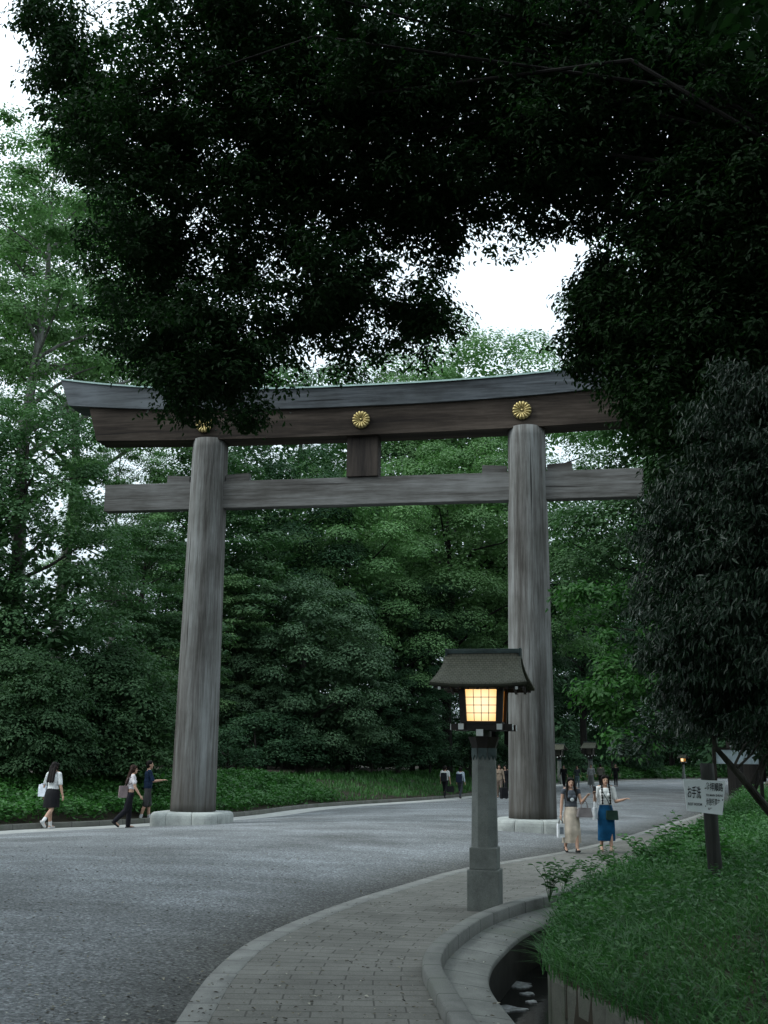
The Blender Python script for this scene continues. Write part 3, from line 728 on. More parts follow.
M_lf_mid = m_leaf('leaf_mid', (0.03, 0.066, 0.031), (0.056, 0.112, 0.052), (0.092, 0.166, 0.074), 0.6, 0.3, 0.10)
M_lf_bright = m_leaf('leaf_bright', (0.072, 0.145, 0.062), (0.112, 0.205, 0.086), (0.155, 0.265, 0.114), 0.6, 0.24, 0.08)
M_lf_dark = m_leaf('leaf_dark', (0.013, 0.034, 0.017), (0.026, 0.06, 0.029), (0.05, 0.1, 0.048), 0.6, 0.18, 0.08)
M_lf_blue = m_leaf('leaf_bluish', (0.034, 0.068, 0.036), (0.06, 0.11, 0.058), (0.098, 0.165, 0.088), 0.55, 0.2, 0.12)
PROT = {}
M_barkd = m_wood('dark_bark', (0.005, 0.0045, 0.004), (0.010, 0.009, 0.008), (0.018, 0.016, 0.014), 1, 'Z', 8)
def proto(kind, lobes, ncl, rcl, per, size, mat, trunk, trad, seed, flat=0.75, nl=14, bark=M_bark, rl=0.16, up=0.55, inner=0.55, hang=-0.5, spread=0.3, aspect=0.55, gap=0):
    rg = np.random.default_rng(seed)
    C = cushion_centres(rg, lobes, ncl, gap) if gap else crown_centres(rg, lobes, ncl, inner, hang)
    ncl = len(C); nl = min(nl, ncl)
    rad = rcl * rg.uniform(0.75, 1.3, ncl)
    A = clump_crown(rg, C, rad, per, size, flat, up, spread=spread, aspect=aspect, rnd=0.22 if gap else 0.32)
    if gap:                                              # the older leaves deep inside the crown
        Ci = crown_centres(rg, lobes, 260, 0.3, -0.9); Ci = np.mean(np.array(lobes)[:, :3], 0) * 0.14 + Ci * 0.86
        B = clump_crown(rg, Ci, np.full(260, rcl * 0.8), 30, size * 2.2, 0.9, up, spread=0.9); A = [np.concatenate([a, b]) for a, b in zip(A, B)]
    me = leaves_mesh(kind + '_crown', *A); me.materials.append(mat)
    tm = limb_mesh(kind + '_trunk', trunk, trad, C[rg.choice(ncl, nl, replace=False)], rl, rg); tm.materials.append(bark)
    PROT[kind] = (me, tm)
# rounded billowing broadleaf, 22 m
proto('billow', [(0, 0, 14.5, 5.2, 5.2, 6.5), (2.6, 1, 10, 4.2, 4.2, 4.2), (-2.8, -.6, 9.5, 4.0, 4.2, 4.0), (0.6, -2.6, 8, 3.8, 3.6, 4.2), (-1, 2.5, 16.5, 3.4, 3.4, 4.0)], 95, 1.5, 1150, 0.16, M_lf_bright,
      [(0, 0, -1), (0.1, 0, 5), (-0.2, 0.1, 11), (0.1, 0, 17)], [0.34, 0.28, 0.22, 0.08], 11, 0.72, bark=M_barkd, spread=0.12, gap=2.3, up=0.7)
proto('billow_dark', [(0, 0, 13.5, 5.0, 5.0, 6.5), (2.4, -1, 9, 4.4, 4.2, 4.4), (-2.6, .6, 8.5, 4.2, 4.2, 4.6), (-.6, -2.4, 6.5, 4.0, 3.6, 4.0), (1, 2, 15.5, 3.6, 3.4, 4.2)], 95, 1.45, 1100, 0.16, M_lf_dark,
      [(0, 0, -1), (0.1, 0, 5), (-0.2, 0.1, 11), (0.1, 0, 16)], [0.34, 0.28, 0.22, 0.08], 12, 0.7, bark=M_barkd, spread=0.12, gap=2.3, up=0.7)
# low round evergreen, 10 m, leafy down to the ground
proto('round', [(0, 0, 5.2, 3.7, 3.7, 4.6), (1.8, -.8, 3.6, 2.6, 2.6, 3.2), (-1.8, -.6, 3.2, 2.6, 2.6, 3.0), (0, -1.6, 2.4, 2.6, 2.2, 2.4)], 95, 0.85, 640, 0.14, M_lf_blue,
      [(0, 0, -1), (0, 0, 3), (0.1, 0, 7.5)], [0.28, 0.2, 0.06], 13, 0.8, rl=0.1, gap=1.25, spread=0.15)
# airy tall tree with steep limbs, 26 m
proto('airy', [(0, 0, 18, 4.6, 4.6, 7.5), (2.6, .4, 15, 3.6, 3.6, 4.4), (-2.6, 0, 14.5, 3.4, 3.6, 4.2), (1, 1, 22, 3.2, 3.2, 3.4)], 150, 1.15, 420, 0.15, M_lf_bright,
      [(0, 0, -1), (0.2, 0, 6), (-0.1, 0.1, 12), (0.3, 0, 18), (0.2, .2, 23)], [0.36, 0.27, 0.2, 0.11, 0.03], 14, 0.45, 34, M_bark2, 0.17, inner=0.3, spread=0.8)
# layered light-green tree with sprays in flat tiers, 17 m
proto('layered', [(0, 0, 11, 4.6, 4.6, 5.6), (1.8, -1.6, 7.5, 3.8, 3.8, 3.2), (-2.2, -.8, 8, 3.8, 3.6, 3.6), (0, 0, 5, 3.6, 3.6, 2.4)], 190, 1.15, 260, 0.20, M_lf_mid,
      [(0, 0, -1), (0.1, 0, 5), (0, 0.1, 10), (0.2, 0, 15)], [0.34, 0.26, 0.18, 0.05], 15, 0.30, 26, M_bark, 0.12, up=1.1, inner=0.3, spread=0.6)
# very dense column of fine foliage, 14 m
proto('dense', [(0, 0, 8.2, 3.5, 3.5, 6.2), (1.2, -.8, 5, 3.2, 3.0, 4.4), (-1.2, -.8, 4.4, 3.2, 3.0, 4.2), (0, -1.4, 3, 3.0, 2.6, 3)], 150, 0.95, 620, 0.14, M_lf_mid,
      [(0, 0, -1), (0, 0, 6), (0.1, 0, 12.5)], [0.36, 0.26, 0.06], 16, 0.85, rl=0.1, gap=1.3, spread=0.2, up=0.7)
# wild shrub, 2.4 m
proto('shrub', [(0, 0, 1.1, 1.25, 1.25, 1.2), (.7, -.3, .8, .9, .9, .8), (-.7, -.2, .7, .9, .9, .8)], 46, 0.42, 170, 0.11, M_lf_dark,
      [(0, 0, -.3), (0, 0, 1), (0.05, 0, 1.8)], [0.06, 0.045, 0.015], 17, 0.8, rl=0.03, nl=8, inner=0.6)
# clipped-looking round bush, 4 m
proto('bush', [(0, 0, 1.7, 1.75, 1.75, 2.0), (.6, -.3, 1.2, 1.4, 1.4, 1.4), (-.7, -.2, 1.1, 1.4, 1.4, 1.3)], 110, 0.52, 330, 0.10, M_lf_mid,
      [(0, 0, -.3), (0, 0, 1.4), (0.05, 0, 3)], [0.09, 0.07, 0.02], 18, 0.8, rl=0.04, nl=8, gap=0.5, spread=0.25)
TG = 'trees of the wood round the gate'
def tree(kind, name, label, px, D, s=1.0, rz=0.0, z=None, sz=1.0, cat='tree', group=TG, mat=None, y=None):
    x = at(px, 760, D)[0]
    if z is None:
        dl = dist_to(LB, [(x, D)])[0][0]
        z = float(bank_z([(x, D)])[0]) if dl < 0 else float(mound_z([(x, D)])[0])
    o = thing(name, label, cat, (x, D, z), rz, group); o.scale = (s, s, s * sz)
    cm, tm = PROT[kind]
    c = link('crown', cm, None, o); tk = link('trunk', tm, None, o)
    if mat is not None: c.material_slots[0].link = 'OBJECT'; c.material_slots[0].material = mat
    return o
 
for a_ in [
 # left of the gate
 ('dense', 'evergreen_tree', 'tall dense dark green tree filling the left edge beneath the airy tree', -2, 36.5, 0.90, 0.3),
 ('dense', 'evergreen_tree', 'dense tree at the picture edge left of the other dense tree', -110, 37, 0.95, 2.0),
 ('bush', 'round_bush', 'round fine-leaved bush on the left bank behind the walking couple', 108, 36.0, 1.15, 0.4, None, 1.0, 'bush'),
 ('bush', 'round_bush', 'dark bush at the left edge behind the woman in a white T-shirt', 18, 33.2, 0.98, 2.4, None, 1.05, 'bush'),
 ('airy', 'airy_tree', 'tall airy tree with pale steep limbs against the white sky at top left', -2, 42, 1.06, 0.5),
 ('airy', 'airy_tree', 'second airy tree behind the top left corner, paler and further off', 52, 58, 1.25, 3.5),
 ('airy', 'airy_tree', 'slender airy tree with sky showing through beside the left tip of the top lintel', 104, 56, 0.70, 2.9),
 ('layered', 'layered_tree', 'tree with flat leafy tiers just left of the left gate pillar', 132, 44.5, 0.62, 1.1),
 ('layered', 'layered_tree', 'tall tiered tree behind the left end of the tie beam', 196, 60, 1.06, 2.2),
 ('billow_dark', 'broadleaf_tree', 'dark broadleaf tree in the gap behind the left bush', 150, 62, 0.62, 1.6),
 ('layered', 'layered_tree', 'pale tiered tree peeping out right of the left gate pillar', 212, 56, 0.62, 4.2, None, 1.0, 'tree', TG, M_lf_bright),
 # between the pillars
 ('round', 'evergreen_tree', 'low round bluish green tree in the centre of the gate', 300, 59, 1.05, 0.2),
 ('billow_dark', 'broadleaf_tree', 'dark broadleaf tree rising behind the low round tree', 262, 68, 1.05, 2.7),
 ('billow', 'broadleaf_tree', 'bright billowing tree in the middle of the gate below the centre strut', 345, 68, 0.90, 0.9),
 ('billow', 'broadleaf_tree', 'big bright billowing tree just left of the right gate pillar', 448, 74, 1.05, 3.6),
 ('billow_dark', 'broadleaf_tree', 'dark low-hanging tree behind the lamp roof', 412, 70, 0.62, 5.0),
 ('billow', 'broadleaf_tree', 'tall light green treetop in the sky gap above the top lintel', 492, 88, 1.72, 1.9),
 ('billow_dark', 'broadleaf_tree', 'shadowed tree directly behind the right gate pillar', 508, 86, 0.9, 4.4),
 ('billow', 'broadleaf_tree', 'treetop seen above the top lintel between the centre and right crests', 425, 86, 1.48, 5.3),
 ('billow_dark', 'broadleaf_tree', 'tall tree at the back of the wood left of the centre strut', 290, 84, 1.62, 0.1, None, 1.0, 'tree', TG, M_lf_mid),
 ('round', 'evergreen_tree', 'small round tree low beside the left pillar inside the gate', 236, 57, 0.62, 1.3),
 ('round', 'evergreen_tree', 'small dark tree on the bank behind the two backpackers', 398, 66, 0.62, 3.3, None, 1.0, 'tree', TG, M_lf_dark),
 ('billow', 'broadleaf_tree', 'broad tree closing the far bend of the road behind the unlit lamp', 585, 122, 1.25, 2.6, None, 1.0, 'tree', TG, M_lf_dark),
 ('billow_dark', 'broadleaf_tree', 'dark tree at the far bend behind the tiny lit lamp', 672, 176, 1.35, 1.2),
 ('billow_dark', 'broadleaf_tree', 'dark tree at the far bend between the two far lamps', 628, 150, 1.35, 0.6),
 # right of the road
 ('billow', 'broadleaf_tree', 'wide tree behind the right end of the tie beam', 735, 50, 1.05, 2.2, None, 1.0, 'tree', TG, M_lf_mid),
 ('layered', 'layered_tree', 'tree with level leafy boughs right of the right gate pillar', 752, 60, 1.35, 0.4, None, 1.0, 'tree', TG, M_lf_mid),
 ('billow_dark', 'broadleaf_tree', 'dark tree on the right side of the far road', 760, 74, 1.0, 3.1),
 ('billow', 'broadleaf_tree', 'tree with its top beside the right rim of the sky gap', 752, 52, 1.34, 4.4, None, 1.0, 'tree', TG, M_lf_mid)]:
    tree(*a_)
# unseen trees added outside the view to shade the foreground and block sky light
for x_, y_, s_, l_ in ((15, 2.0, 1.0, 'dark shade tree added unseen on the mound right of the viewer'), (13, -7.0, 1.0, 'dark shade tree added unseen on the mound behind the viewer'), (-19.5, 12.5, 1.0, 'dark shade tree added on the near left bank just outside the view'), (-22, 6.0, 1.15, 'dark shade tree added unseen on the near left bank level with the lamp base'), (-21, -1.0, 1.1, 'dark shade tree added unseen on the left bank beside the viewer'), (-18, -8.0, 1.1, 'dark shade tree added unseen on the left bank behind the viewer')):
    o_ = tree('billow_dark', 'broadleaf_tree', l_, 0, 10, s_, y_, 0.6); o_.location = (x_, y_, 0.6)  # added shade trees outside the view
# shrubs along the foot of the left wood
SG = 'shrubs along the foot of the wood'
rs = np.random.default_rng(21)
for px, D, s_, l_ in [(182, 47, 1.0, 'dark shrub in the shade right behind the left pillar'), (255, 53, 1.2, 'shrub on the bank right of the left pillar'), (330, 60, 1.25, 'shrub under the low round tree'), (372, 63, 1.0, 'shrub on the bank left of the lamp'),
  (430, 69, 1.1, 'shrub on the bank behind the backpackers'), (470, 76, 1.2, 'shrub behind the lamp shaft'), (500, 80, 1.1, 'shrub seen between lamp shaft and right pillar'), (60, 34.5, 0.8, 'small shrub between the two left bushes'),
  (560, 112, 1.6, 'shrub beyond the far walkers'), (612, 128, 1.7, 'round shrub by the far bend right of the walkers'), (645, 150, 1.5, 'shrub left of the tiny lit lamp'),
  (228, 49.5, 0.9, 'low shrub beside the right edge of the left pillar'), (282, 56, 1.3, 'broad shrub at the foot of the round tree on its left'), (308, 57.5, 0.9, 'small shrub at the foot of the round tree in its centre'), (352, 61, 1.2, 'broad shrub at the foot of the round tree on its right'), (398, 65, 1.2, 'broad shrub on the bank midway between round tree and lamp')]:
    tree('shrub', 'wild_shrub', l_, px, D, s_ * 1.25, rs.uniform(0, 6), None, 0.8, 'shrub', SG)
# the wood behind, which reads as one mass
rg = np.random.default_rng(31)
C = []
for k in range(70):
    D = rg.uniform(80, 150); px = rg.uniform(-320, 560); x = at(px, 760, D)[0]
    dl = dist_to(LB, [(x, D)])[0][0]
    if dl > -14: continue
    for q in range(9): C.append((x + rg.normal() * 2.6, D + rg.normal() * 2.6, rg.uniform(2.0, 15)))
for k in range(40):
    D = rg.uniform(60, 150); x = at(770, 760, D)[0] + rg.uniform(6, 45)
    for q in range(9): C.append((x + rg.normal() * 2.8, D + rg.normal() * 2.8, rg.uniform(3, 19)))
for k in range(190):
    D = rg.uniform(72, 110); x = at(rg.uniform(-260, 540), 760, D)[0]
    if dist_to(LB, [(x, D)])[0][0] > -11: continue
    for q in range(4): C.append((x + rg.normal() * 1.5, D + rg.normal() * 1.5, rg.uniform(1.5, 6)))
for k in range(130):
    D = rg.uniform(168, 215); x = at(rg.uniform(380, 900), 760, D)[0]
    for q in range(10): C.append((x + rg.normal() * 3.2, D + rg.normal() * 2.6, rg.uniform(0.8, 27)))
for k in range(120):
    D = rg.uniform(95, 165); px = rg.uniform(500, 690); x = at(px, 760, D)[0]
    dl = dist_to(LB, [(x, D)])[0][0]
    if dl > -4: continue
    for q in range(8): C.append((x + rg.normal() * 1.5, D + rg.normal() * 1.5, rg.uniform(1.6, 19)))
for k in range(240):
    D = rg.uniform(186, 225); x = at(rg.uniform(360, 1000), 760, D)[0]
    for q in range(4): C.append((x + rg.normal() * 2, D + rg.normal() * 2, rg.uniform(0.3, 7)))
for k in range(60):
    D = rg.uniform(60, 110); x = at(rg.uniform(690, 900), 760, D)[0] + 4
    for q in range(5): C.append((x + rg.normal() * 1.5, D + rg.normal() * 2, rg.uniform(1.5, 8)))
C = np.array(C)
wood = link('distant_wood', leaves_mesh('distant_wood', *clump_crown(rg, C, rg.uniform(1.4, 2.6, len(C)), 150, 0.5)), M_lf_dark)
tag(wood, 'dark mass of woodland behind the nearer trees', 'woodland', kind='stuff')

# bright leafy tree on the mound right of the gate
rg = np.random.default_rng(41)
def lobes_px(rows):
    """crown lobes: centre pixel, distance, half sizes in metres (across, deep, high)"""
    return [tuple(at(a, b, D)) + (rx, ry, rz) for a, b, D, rx, ry, rz in rows]
def big_tree(name, label, base, lobes, ncl, rcl, per, size, mat, trunk, trad, nl, rl, seed, lift=0.1, limb_z=None, six=True, droop=0.4, aspect=0.42, up=0.4, inner=0.15, flat=0.8, hang=-1.1, extra=None, bark=M_bark, spread=0.9, tdir=None):
    rg = np.random.default_rng(seed); base = np.array(base)
    o = thing(name, label, 'tree', tuple(base), 0, TG)
    # hand out clumps by each lobe's share
    C = []
    vol = np.array([l[3] * l[4] * l[5] for l in lobes]) ** (2 / 3); cnt = (ncl * vol / vol.sum()).astype(int)
    for l, n_ in zip(lobes, cnt): C.append(crown_centres(rg, [l], max(n_, 3), inner, hang))
    C = np.vstack(C); rad = rcl * rg.uniform(0.6, 1.3, len(C))
    P, Nn, T, L, W = clump_crown(rg, C, rad, per, size, flat, up, droop, spread, aspect)
    if tdir is not None:
        T = unit(np.array(tdir) + rg.normal(size=P.shape) * 0.50); Nn = unit(Nn + rg.normal(size=P.shape) * 0.5 + np.array([-0.2, -0.1, 0.5])); Nn = unit(Nn - T * (Nn * T).sum(1, keepdims=True))
    cr = link('crown', leaves_mesh('crown', P - base, Nn, T, L, W, six), mat, o)
    Cs = C if limb_z is None else C[C[:, 2] > limb_z]
    tm = limb_mesh('trunk', np.array(trunk) - base, trad, Cs[rg.choice(len(Cs), nl, replace=False)] - base, rl, rg, 0.5, lift)
    link('trunk', tm, bark, o)
    return o, C
M_lf_lime = m_leaf('leaf_lime', (0.015, 0.052, 0.012), (0.03, 0.092, 0.02), (0.054, 0.145, 0.034), 0.5, 0.35, 0.2)
z0 = float(mound_z([(9.5, 25.5)])[0])
big_tree('leafy_tree', 'vivid green leafy tree hanging low over the walkway right of the right gate pillar', (9.3, 25.5, z0),
   lobes_px([(640, 640, 25, 1.5, 1.6, 1.5), (600, 610, 25.5, 0.75, 1.0, 0.8), (690, 590, 25.5, 1.8, 1.8, 1.6), (660, 700, 24, 1.4, 1.4, 1.0), (740, 640, 25, 2.2, 2.0, 2.6), (630, 745, 22.5, 0.6, 0.8, 0.45), (800, 560, 26, 3, 3, 3), (600, 700, 24.5, 0.5, 0.6, 0.5)]),
   200, 0.5, 170, 0.135, M_lf_lime, [(9.3, 25.5, z0 - .4), (9.2, 25.5, z0 + 2), (8.8, 25.4, z0 + 4.6)], [0.22, 0.18, 0.08], 26, 0.07, 41, six=False, aspect=0.5, inner=0.3)
# dark evergreen with hanging glossy leaves, right foreground
M_lf_gloss = m_leaf('leaf_glossy', (0.012, 0.03, 0.016), (0.022, 0.05, 0.026), (0.042, 0.086, 0.046), 0.36, 0.16, 0.35)
z0 = float(mound_z([(5.6, 11.2)])[0])
big_tree('evergreen_oak', 'dark evergreen with hanging glossy leaves filling the right side above the sign', (5.6, 11.2, z0),
   lobes_px([(715, 540, 9.6, 0.62, 0.9, 0.55), (740, 620, 9.4, 0.85, 1.0, 0.6), (700, 640, 9.8, 0.5, 0.8, 0.55), (760, 690, 10, 0.75, 1.0, 0.45), (770, 520, 9.5, 0.9, 1.1, 0.9), (705, 700, 10.3, 0.42, 0.6, 0.28), (745, 440, 9.6, 0.7, 0.9, 0.7), (705, 722, 11.5, 0.4, 0.6, 0.16), (820, 600, 10, 0.9, 1.2, 1.3), (680, 580, 9.9, 0.35, 0.6, 0.4), (655, 545, 9.8, 0.2, 0.4, 0.16), (648, 610, 9.9, 0.18, 0.4, 0.14), (662, 665, 10, 0.22, 0.4, 0.16), (672, 500, 9.9, 0.25, 0.5, 0.2)]),
   1250, 0.22, 62, 0.072, M_lf_gloss, [(5.6, 11.2, z0 - .4), (5.3, 11, z0 + 1.8), (4.9, 10.8, z0 + 3.6), (4.4, 10.4, z0 + 5)], [0.17, 0.14, 0.1, 0.04], 24, 0.05, 42, six=True, aspect=0.26, tdir=(-0.35, -0.1, -0.9), inner=0.2)
# small slanting tree on the mound at the right edge
a0, a1, a2 = at(772, 815, 16.0), at(742, 778, 15.8), at(716, 748, 15.6)
z0 = float(mound_z([(a0[0] + .35, 16.0)])[0])
big_tree('slanting_tree', 'small tree with a dark slanting trunk on the mound right of the sign', (a0[0] + .35, 16.0, z0),
   lobes_px([(710, 712, 15.6, 0.75, 0.8, 0.34), (748, 725, 15.7, 0.7, 0.8, 0.28), (655, 732, 15.6, 0.30, 0.5, 0.22), (775, 740, 15.7, 0.5, 0.8, 0.3), (635, 748, 15.5, 0.22, 0.4, 0.2)]),
   90, 0.22, 60, 0.085, M_lf_gloss, [(a0[0] + .35, 16.0, z0 - .3), tuple(a0), tuple(a1), tuple(a2), tuple(at(705, 715, 15.6))], [0.07, 0.06, 0.052, 0.035, 0.014], 10, 0.02, 43, six=True, aspect=0.42, inner=0.2)
# the great overhanging tree that frames the view
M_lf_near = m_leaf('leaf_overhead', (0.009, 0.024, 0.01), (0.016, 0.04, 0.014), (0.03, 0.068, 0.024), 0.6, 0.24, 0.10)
z0 = float(mound_z([(7.2, 8.5)])[0])
near = lobes_px([(170, 150, 12.5, 1.35, 1.6, 1.35), (95, 110, 12.8, 0.72, 1.0, 1.0), (60, 50, 13, 0.5, 0.9, 0.7), (150, 260, 12.5, 0.85, 1.3, 0.75), (165, 345, 12.2, 0.85, 1.2, 0.46), (225, 362, 12, 0.85, 1.2, 0.80), (190, 395, 12, 0.42, 0.8, 0.34), (238, 278, 12.3, 0.36, 0.6, 0.32), (330, 310, 12.2, 0.95, 1.3, 0.78), (420, 330, 12.3, 0.42, 0.9, 0.42),
   (300, 190, 12.5, 1.4, 1.6, 1.3), (400, 100, 12, 1.9, 1.9, 1.5), (250, 40, 12.2, 1.6, 1.6, 1.2), (420, 210, 12.2, 0.85, 1.3, 0.72), (540, 185, 11.6, 1.35, 1.6, 0.62), (560, 70, 11.5, 2.0, 2.0, 1.4), (700, 110, 11, 1.8, 2.0, 1.8),
   (700, 270, 11, 1.05, 1.6, 1.5), (640, 320, 11.2, 0.72, 1.2, 0.9), (600, 345, 11.5, 0.42, 0.8, 0.42), (600, 285, 11.5, 0.30, 0.6, 0.34), (690, 410, 10.8, 0.62, 1.1, 0.75), (740, 380, 10.6, 0.9, 1.4, 1.2), (645, 400, 11, 0.33, 0.7, 0.4), (790, 240, 10.5, 1.3, 1.8, 2.2), (700, 470, 10.6, 0.42, 0.8, 0.42)])
over = [(-0.5, 7.0, 10.6, 3.2, 2.4, 1.0), (4.2, 6.2, 8.2, 2.6, 3.0, 1.6), (1.2, 3.0, 8.8, 3.6, 3.2, 1.2), (5.2, 1.5, 7.6, 2.6, 3.4, 1.8), (-3.0, 4.5, 9.8, 2.0, 2.6, 1.0), (1.5, -2, 8.5, 4.5, 3, 1.4), (-5, 4, 11.5, 3.0, 3.5, 1.3), (-8, 0, 11, 3.5, 3.5, 1.4), (-5, -5, 10, 3.5, 3.5, 1.4), (0, 13.5, 13.0, 4.2, 2.5, 1.6), (4.5, 12, 12, 3.0, 2.5, 2.0)]  # lobes mostly above the view, added to shade the foreground
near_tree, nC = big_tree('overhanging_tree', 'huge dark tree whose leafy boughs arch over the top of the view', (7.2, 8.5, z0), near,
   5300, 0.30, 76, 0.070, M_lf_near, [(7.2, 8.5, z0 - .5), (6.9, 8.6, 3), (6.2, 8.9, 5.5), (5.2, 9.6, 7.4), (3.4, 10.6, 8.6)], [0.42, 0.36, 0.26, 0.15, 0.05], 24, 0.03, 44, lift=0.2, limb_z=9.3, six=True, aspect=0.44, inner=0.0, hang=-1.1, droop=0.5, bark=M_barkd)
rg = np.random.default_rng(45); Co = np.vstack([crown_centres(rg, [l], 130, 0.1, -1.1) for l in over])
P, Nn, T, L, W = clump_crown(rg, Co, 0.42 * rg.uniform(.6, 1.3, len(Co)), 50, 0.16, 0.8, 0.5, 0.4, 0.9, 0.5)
link('crown', leaves_mesh('crown', P - np.array((7.2, 8.5, z0)), Nn, T, L, W, False), M_lf_near, near_tree)  # added crown of the overhead lobes that shade the foreground

# ------------------------------------------------------------------ ground cover
def blades(rg, P, L, W, lean, mat, name, label, cat, seg=3, dirs=None):
    """arching grass blades rooted at P"""
    n = len(P); a = rg.uniform(0, 2 * np.pi, n); D = np.c_[np.cos(a), np.sin(a), np.zeros(n)]
    if dirs is not None: D = unit(D + dirs)
    L = L * rg.uniform(0.6, 1.3, n); S = np.cross(D, [0, 0, 1.0]); ln = lean * rg.uniform(0.5, 1.4, n)
    V = []
    for k in range(seg + 1):
        f = k / seg; th = ln * f; h = L * f * (1 - 0.28 * ln * f); r = L * f * f * ln * 0.62
        c = P + D * r[:, None] + np.array([0, 0, 1.0]) * h[:, None]; wd = (W * (1 - f) ** 0.6 * (0.55 + 0.9 * min(f * 3, 0.5)) + 0.0008)
        V += [c - S * wd / 2, c + S * wd / 2]
    V = np.stack(V, 1); m_ = 2 * (seg + 1); k = np.arange(n)[:, None] * m_
    Fq = np.concatenate([k + np.array([[2 * i, 2 * i + 1, 2 * i + 3, 2 * i + 2]]) for i in range(seg)], 0)
    o = link(name, mesh_np(name, V.reshape(-1, 3), Fq), mat); tag(o, label, cat, kind='stuff'); return o
M_grass = m_leaf('mound_grass', (0.024, 0.07, 0.026), (0.052, 0.138, 0.045), (0.108, 0.225, 0.082), 0.5, 0.3, 0.2, 0.9)
M_cover = m_leaf('bank_cover', (0.024, 0.075, 0.020), (0.042, 0.12, 0.030), (0.07, 0.18, 0.05), 0.5, 0.3, 0.3, 0.8)
rg = np.random.default_rng(51)
def scatter_mound(n, y0, y1, dmax, power=1.0):
    i = rg.integers(0, len(WL), n * 4); yy = WL[i, 1]; i = i[(yy > y0) & (yy < y1)][:n]
    d = dmax * rg.random(len(i)) ** power
    P = WL[i] + d[:, None] * np.array([1.0, -0.3]) + rg.normal(size=(len(i), 2)) * 0.08
    dd, _ = dist_to(WL, P); P = P[dd > -0.10]
    return np.c_[P, mound_z(P) - 0.02]
blades(rg, scatter_mound(115000, 6.5, 15.5, 5.0, 1.3), 0.30, 0.013, 1.5, M_grass, 'mound_grass', 'lush arching grass covering the mound above the stone wall', 'grass', dirs=np.array([-0.45, -0.35, 0]))
blades(rg, scatter_mound(60000, 14.5, 30, 5.5, 1.3), 0.34, 0.020, 1.2, M_grass, 'tall_mound_grass', 'taller grass along the far part of the mound beside the walkway', 'grass', dirs=np.array([-0.3, -0.3, 0]))
# leafy ground cover on both banks
def leafy(rg, P, size, mat, name, label, h=0.3, asp=0.55):
    n = len(P); q = P.copy(); q[:, 2] += rg.random(n) ** 0.7 * h
    Nn = unit(np.c_[rg.normal(size=(n, 2)) * 0.6, np.full(n, 0.8)]); T = unit(np.c_[rg.normal(size=(n, 2)), rg.normal(size=n) * 0.35 - 0.2])
    L = size * rg.uniform(0.6, 1.4, n)
    o = link(name, leaves_mesh(name, q, Nn, T, L, L * asp), mat); tag(o, label, 'ground cover', kind='stuff'); return o
def scatter_bank(n, y0, y1, dmax):
    i = rg.integers(0, len(LB), n * 6); yy = LB[i, 1]; i = i[(yy > y0) & (yy < y1)][:n]
    d = dmax * rg.random(len(i)); P = LB[i, :2] + d[:, None] * np.array([-1.0, 0.4]) + rg.normal(size=(len(i), 2)) * 0.15
    dd, _ = dist_to(LB, P); P = P[dd < -0.08]; z = bank_z(P)
    hump = 0.14 * np.sin(P[:, 0] * 2.1 + 1) * np.sin(P[:, 1] * 1.7) + 0.08 * np.sin(P[:, 0] * 5.3) * np.sin(P[:, 1] * 4.1)
    return np.c_[P, z + np.maximum(hump, -0.05)]
leafy(rg, scatter_bank(40000, 90, 185, 9.0), 0.5, M_cover, 'far_bank_cover', 'green cover on the bank by the far bend of the road', 0.6)
leafy(rg, scatter_bank(90000, 22, 48, 4.2), 0.12, M_cover, 'bank_ground_cover', 'leafy green ground cover on the bank behind the left kerb', 0.40)
blades(rg, scatter_bank(45000, 42, 125, 6.0), 0.30, 0.045, 0.9, M_cover, 'bank_grass', 'bright grass on the far bank inside the gate', 'grass', 2)
leafy(rg, scatter_mound(60000, 6.5, 15.5, 5.0, 1.3), 0.062, M_grass, 'mound_leaf_cover', 'dense narrow-leaved ground cover on the near part of the mound', 0.30, 0.30)
leafy(rg, scatter_mound(50000, 12, 32, 4.5, 1.3), 0.065, M_grass, 'mound_ground_cover', 'broad-leaved weeds among the mound grass', 0.32)
# single leafy weeds along the edge of the mound
def weed_mesh(rg, h, nleaf, size):
    b = MB(); P = []; T = []; Nn = []
    stems = 8
    for s in range(stems):
        a = rg.uniform(0, 6.28); tip = np.array([math.cos(a) * h * .6, math.sin(a) * h * .6, h * rg.uniform(.7, 1.0)]); mid = tip * 0.5 * np.array([.6, .6, 1.1])
        b.tube([(0, 0, -.05), tuple(mid), tuple(tip)], [.006, .005, .002], 5)
        for k in range(nleaf):
            f = 0.25 + 0.75 * k / (nleaf - 1); p = mid * (2 * f) if f < .5 else mid + (tip - mid) * (2 * f - 1); q = k * 2.4 + rg.normal() * .3
            P.append(p); T.append((math.cos(q), math.sin(q), 0.25)); Nn.append((rg.normal() * .25, rg.normal() * .25, 1))
    bmesh.ops.recalc_face_normals(b.bm, faces=b.bm.faces[:]); sm = bpy.data.meshes.new('stems'); b.bm.to_mesh(sm); b.bm.free()
    L = size * rg.uniform(.7, 1.2, len(P)); return sm, leaves_mesh('leaves', np.array(P), unit(np.array(Nn)), unit(np.array(T)), L, L * .5, True)
sm, lm = weed_mesh(rg, 0.55, 10, 0.115); sm.materials.append(M_grass); lm.materials.append(M_cover)
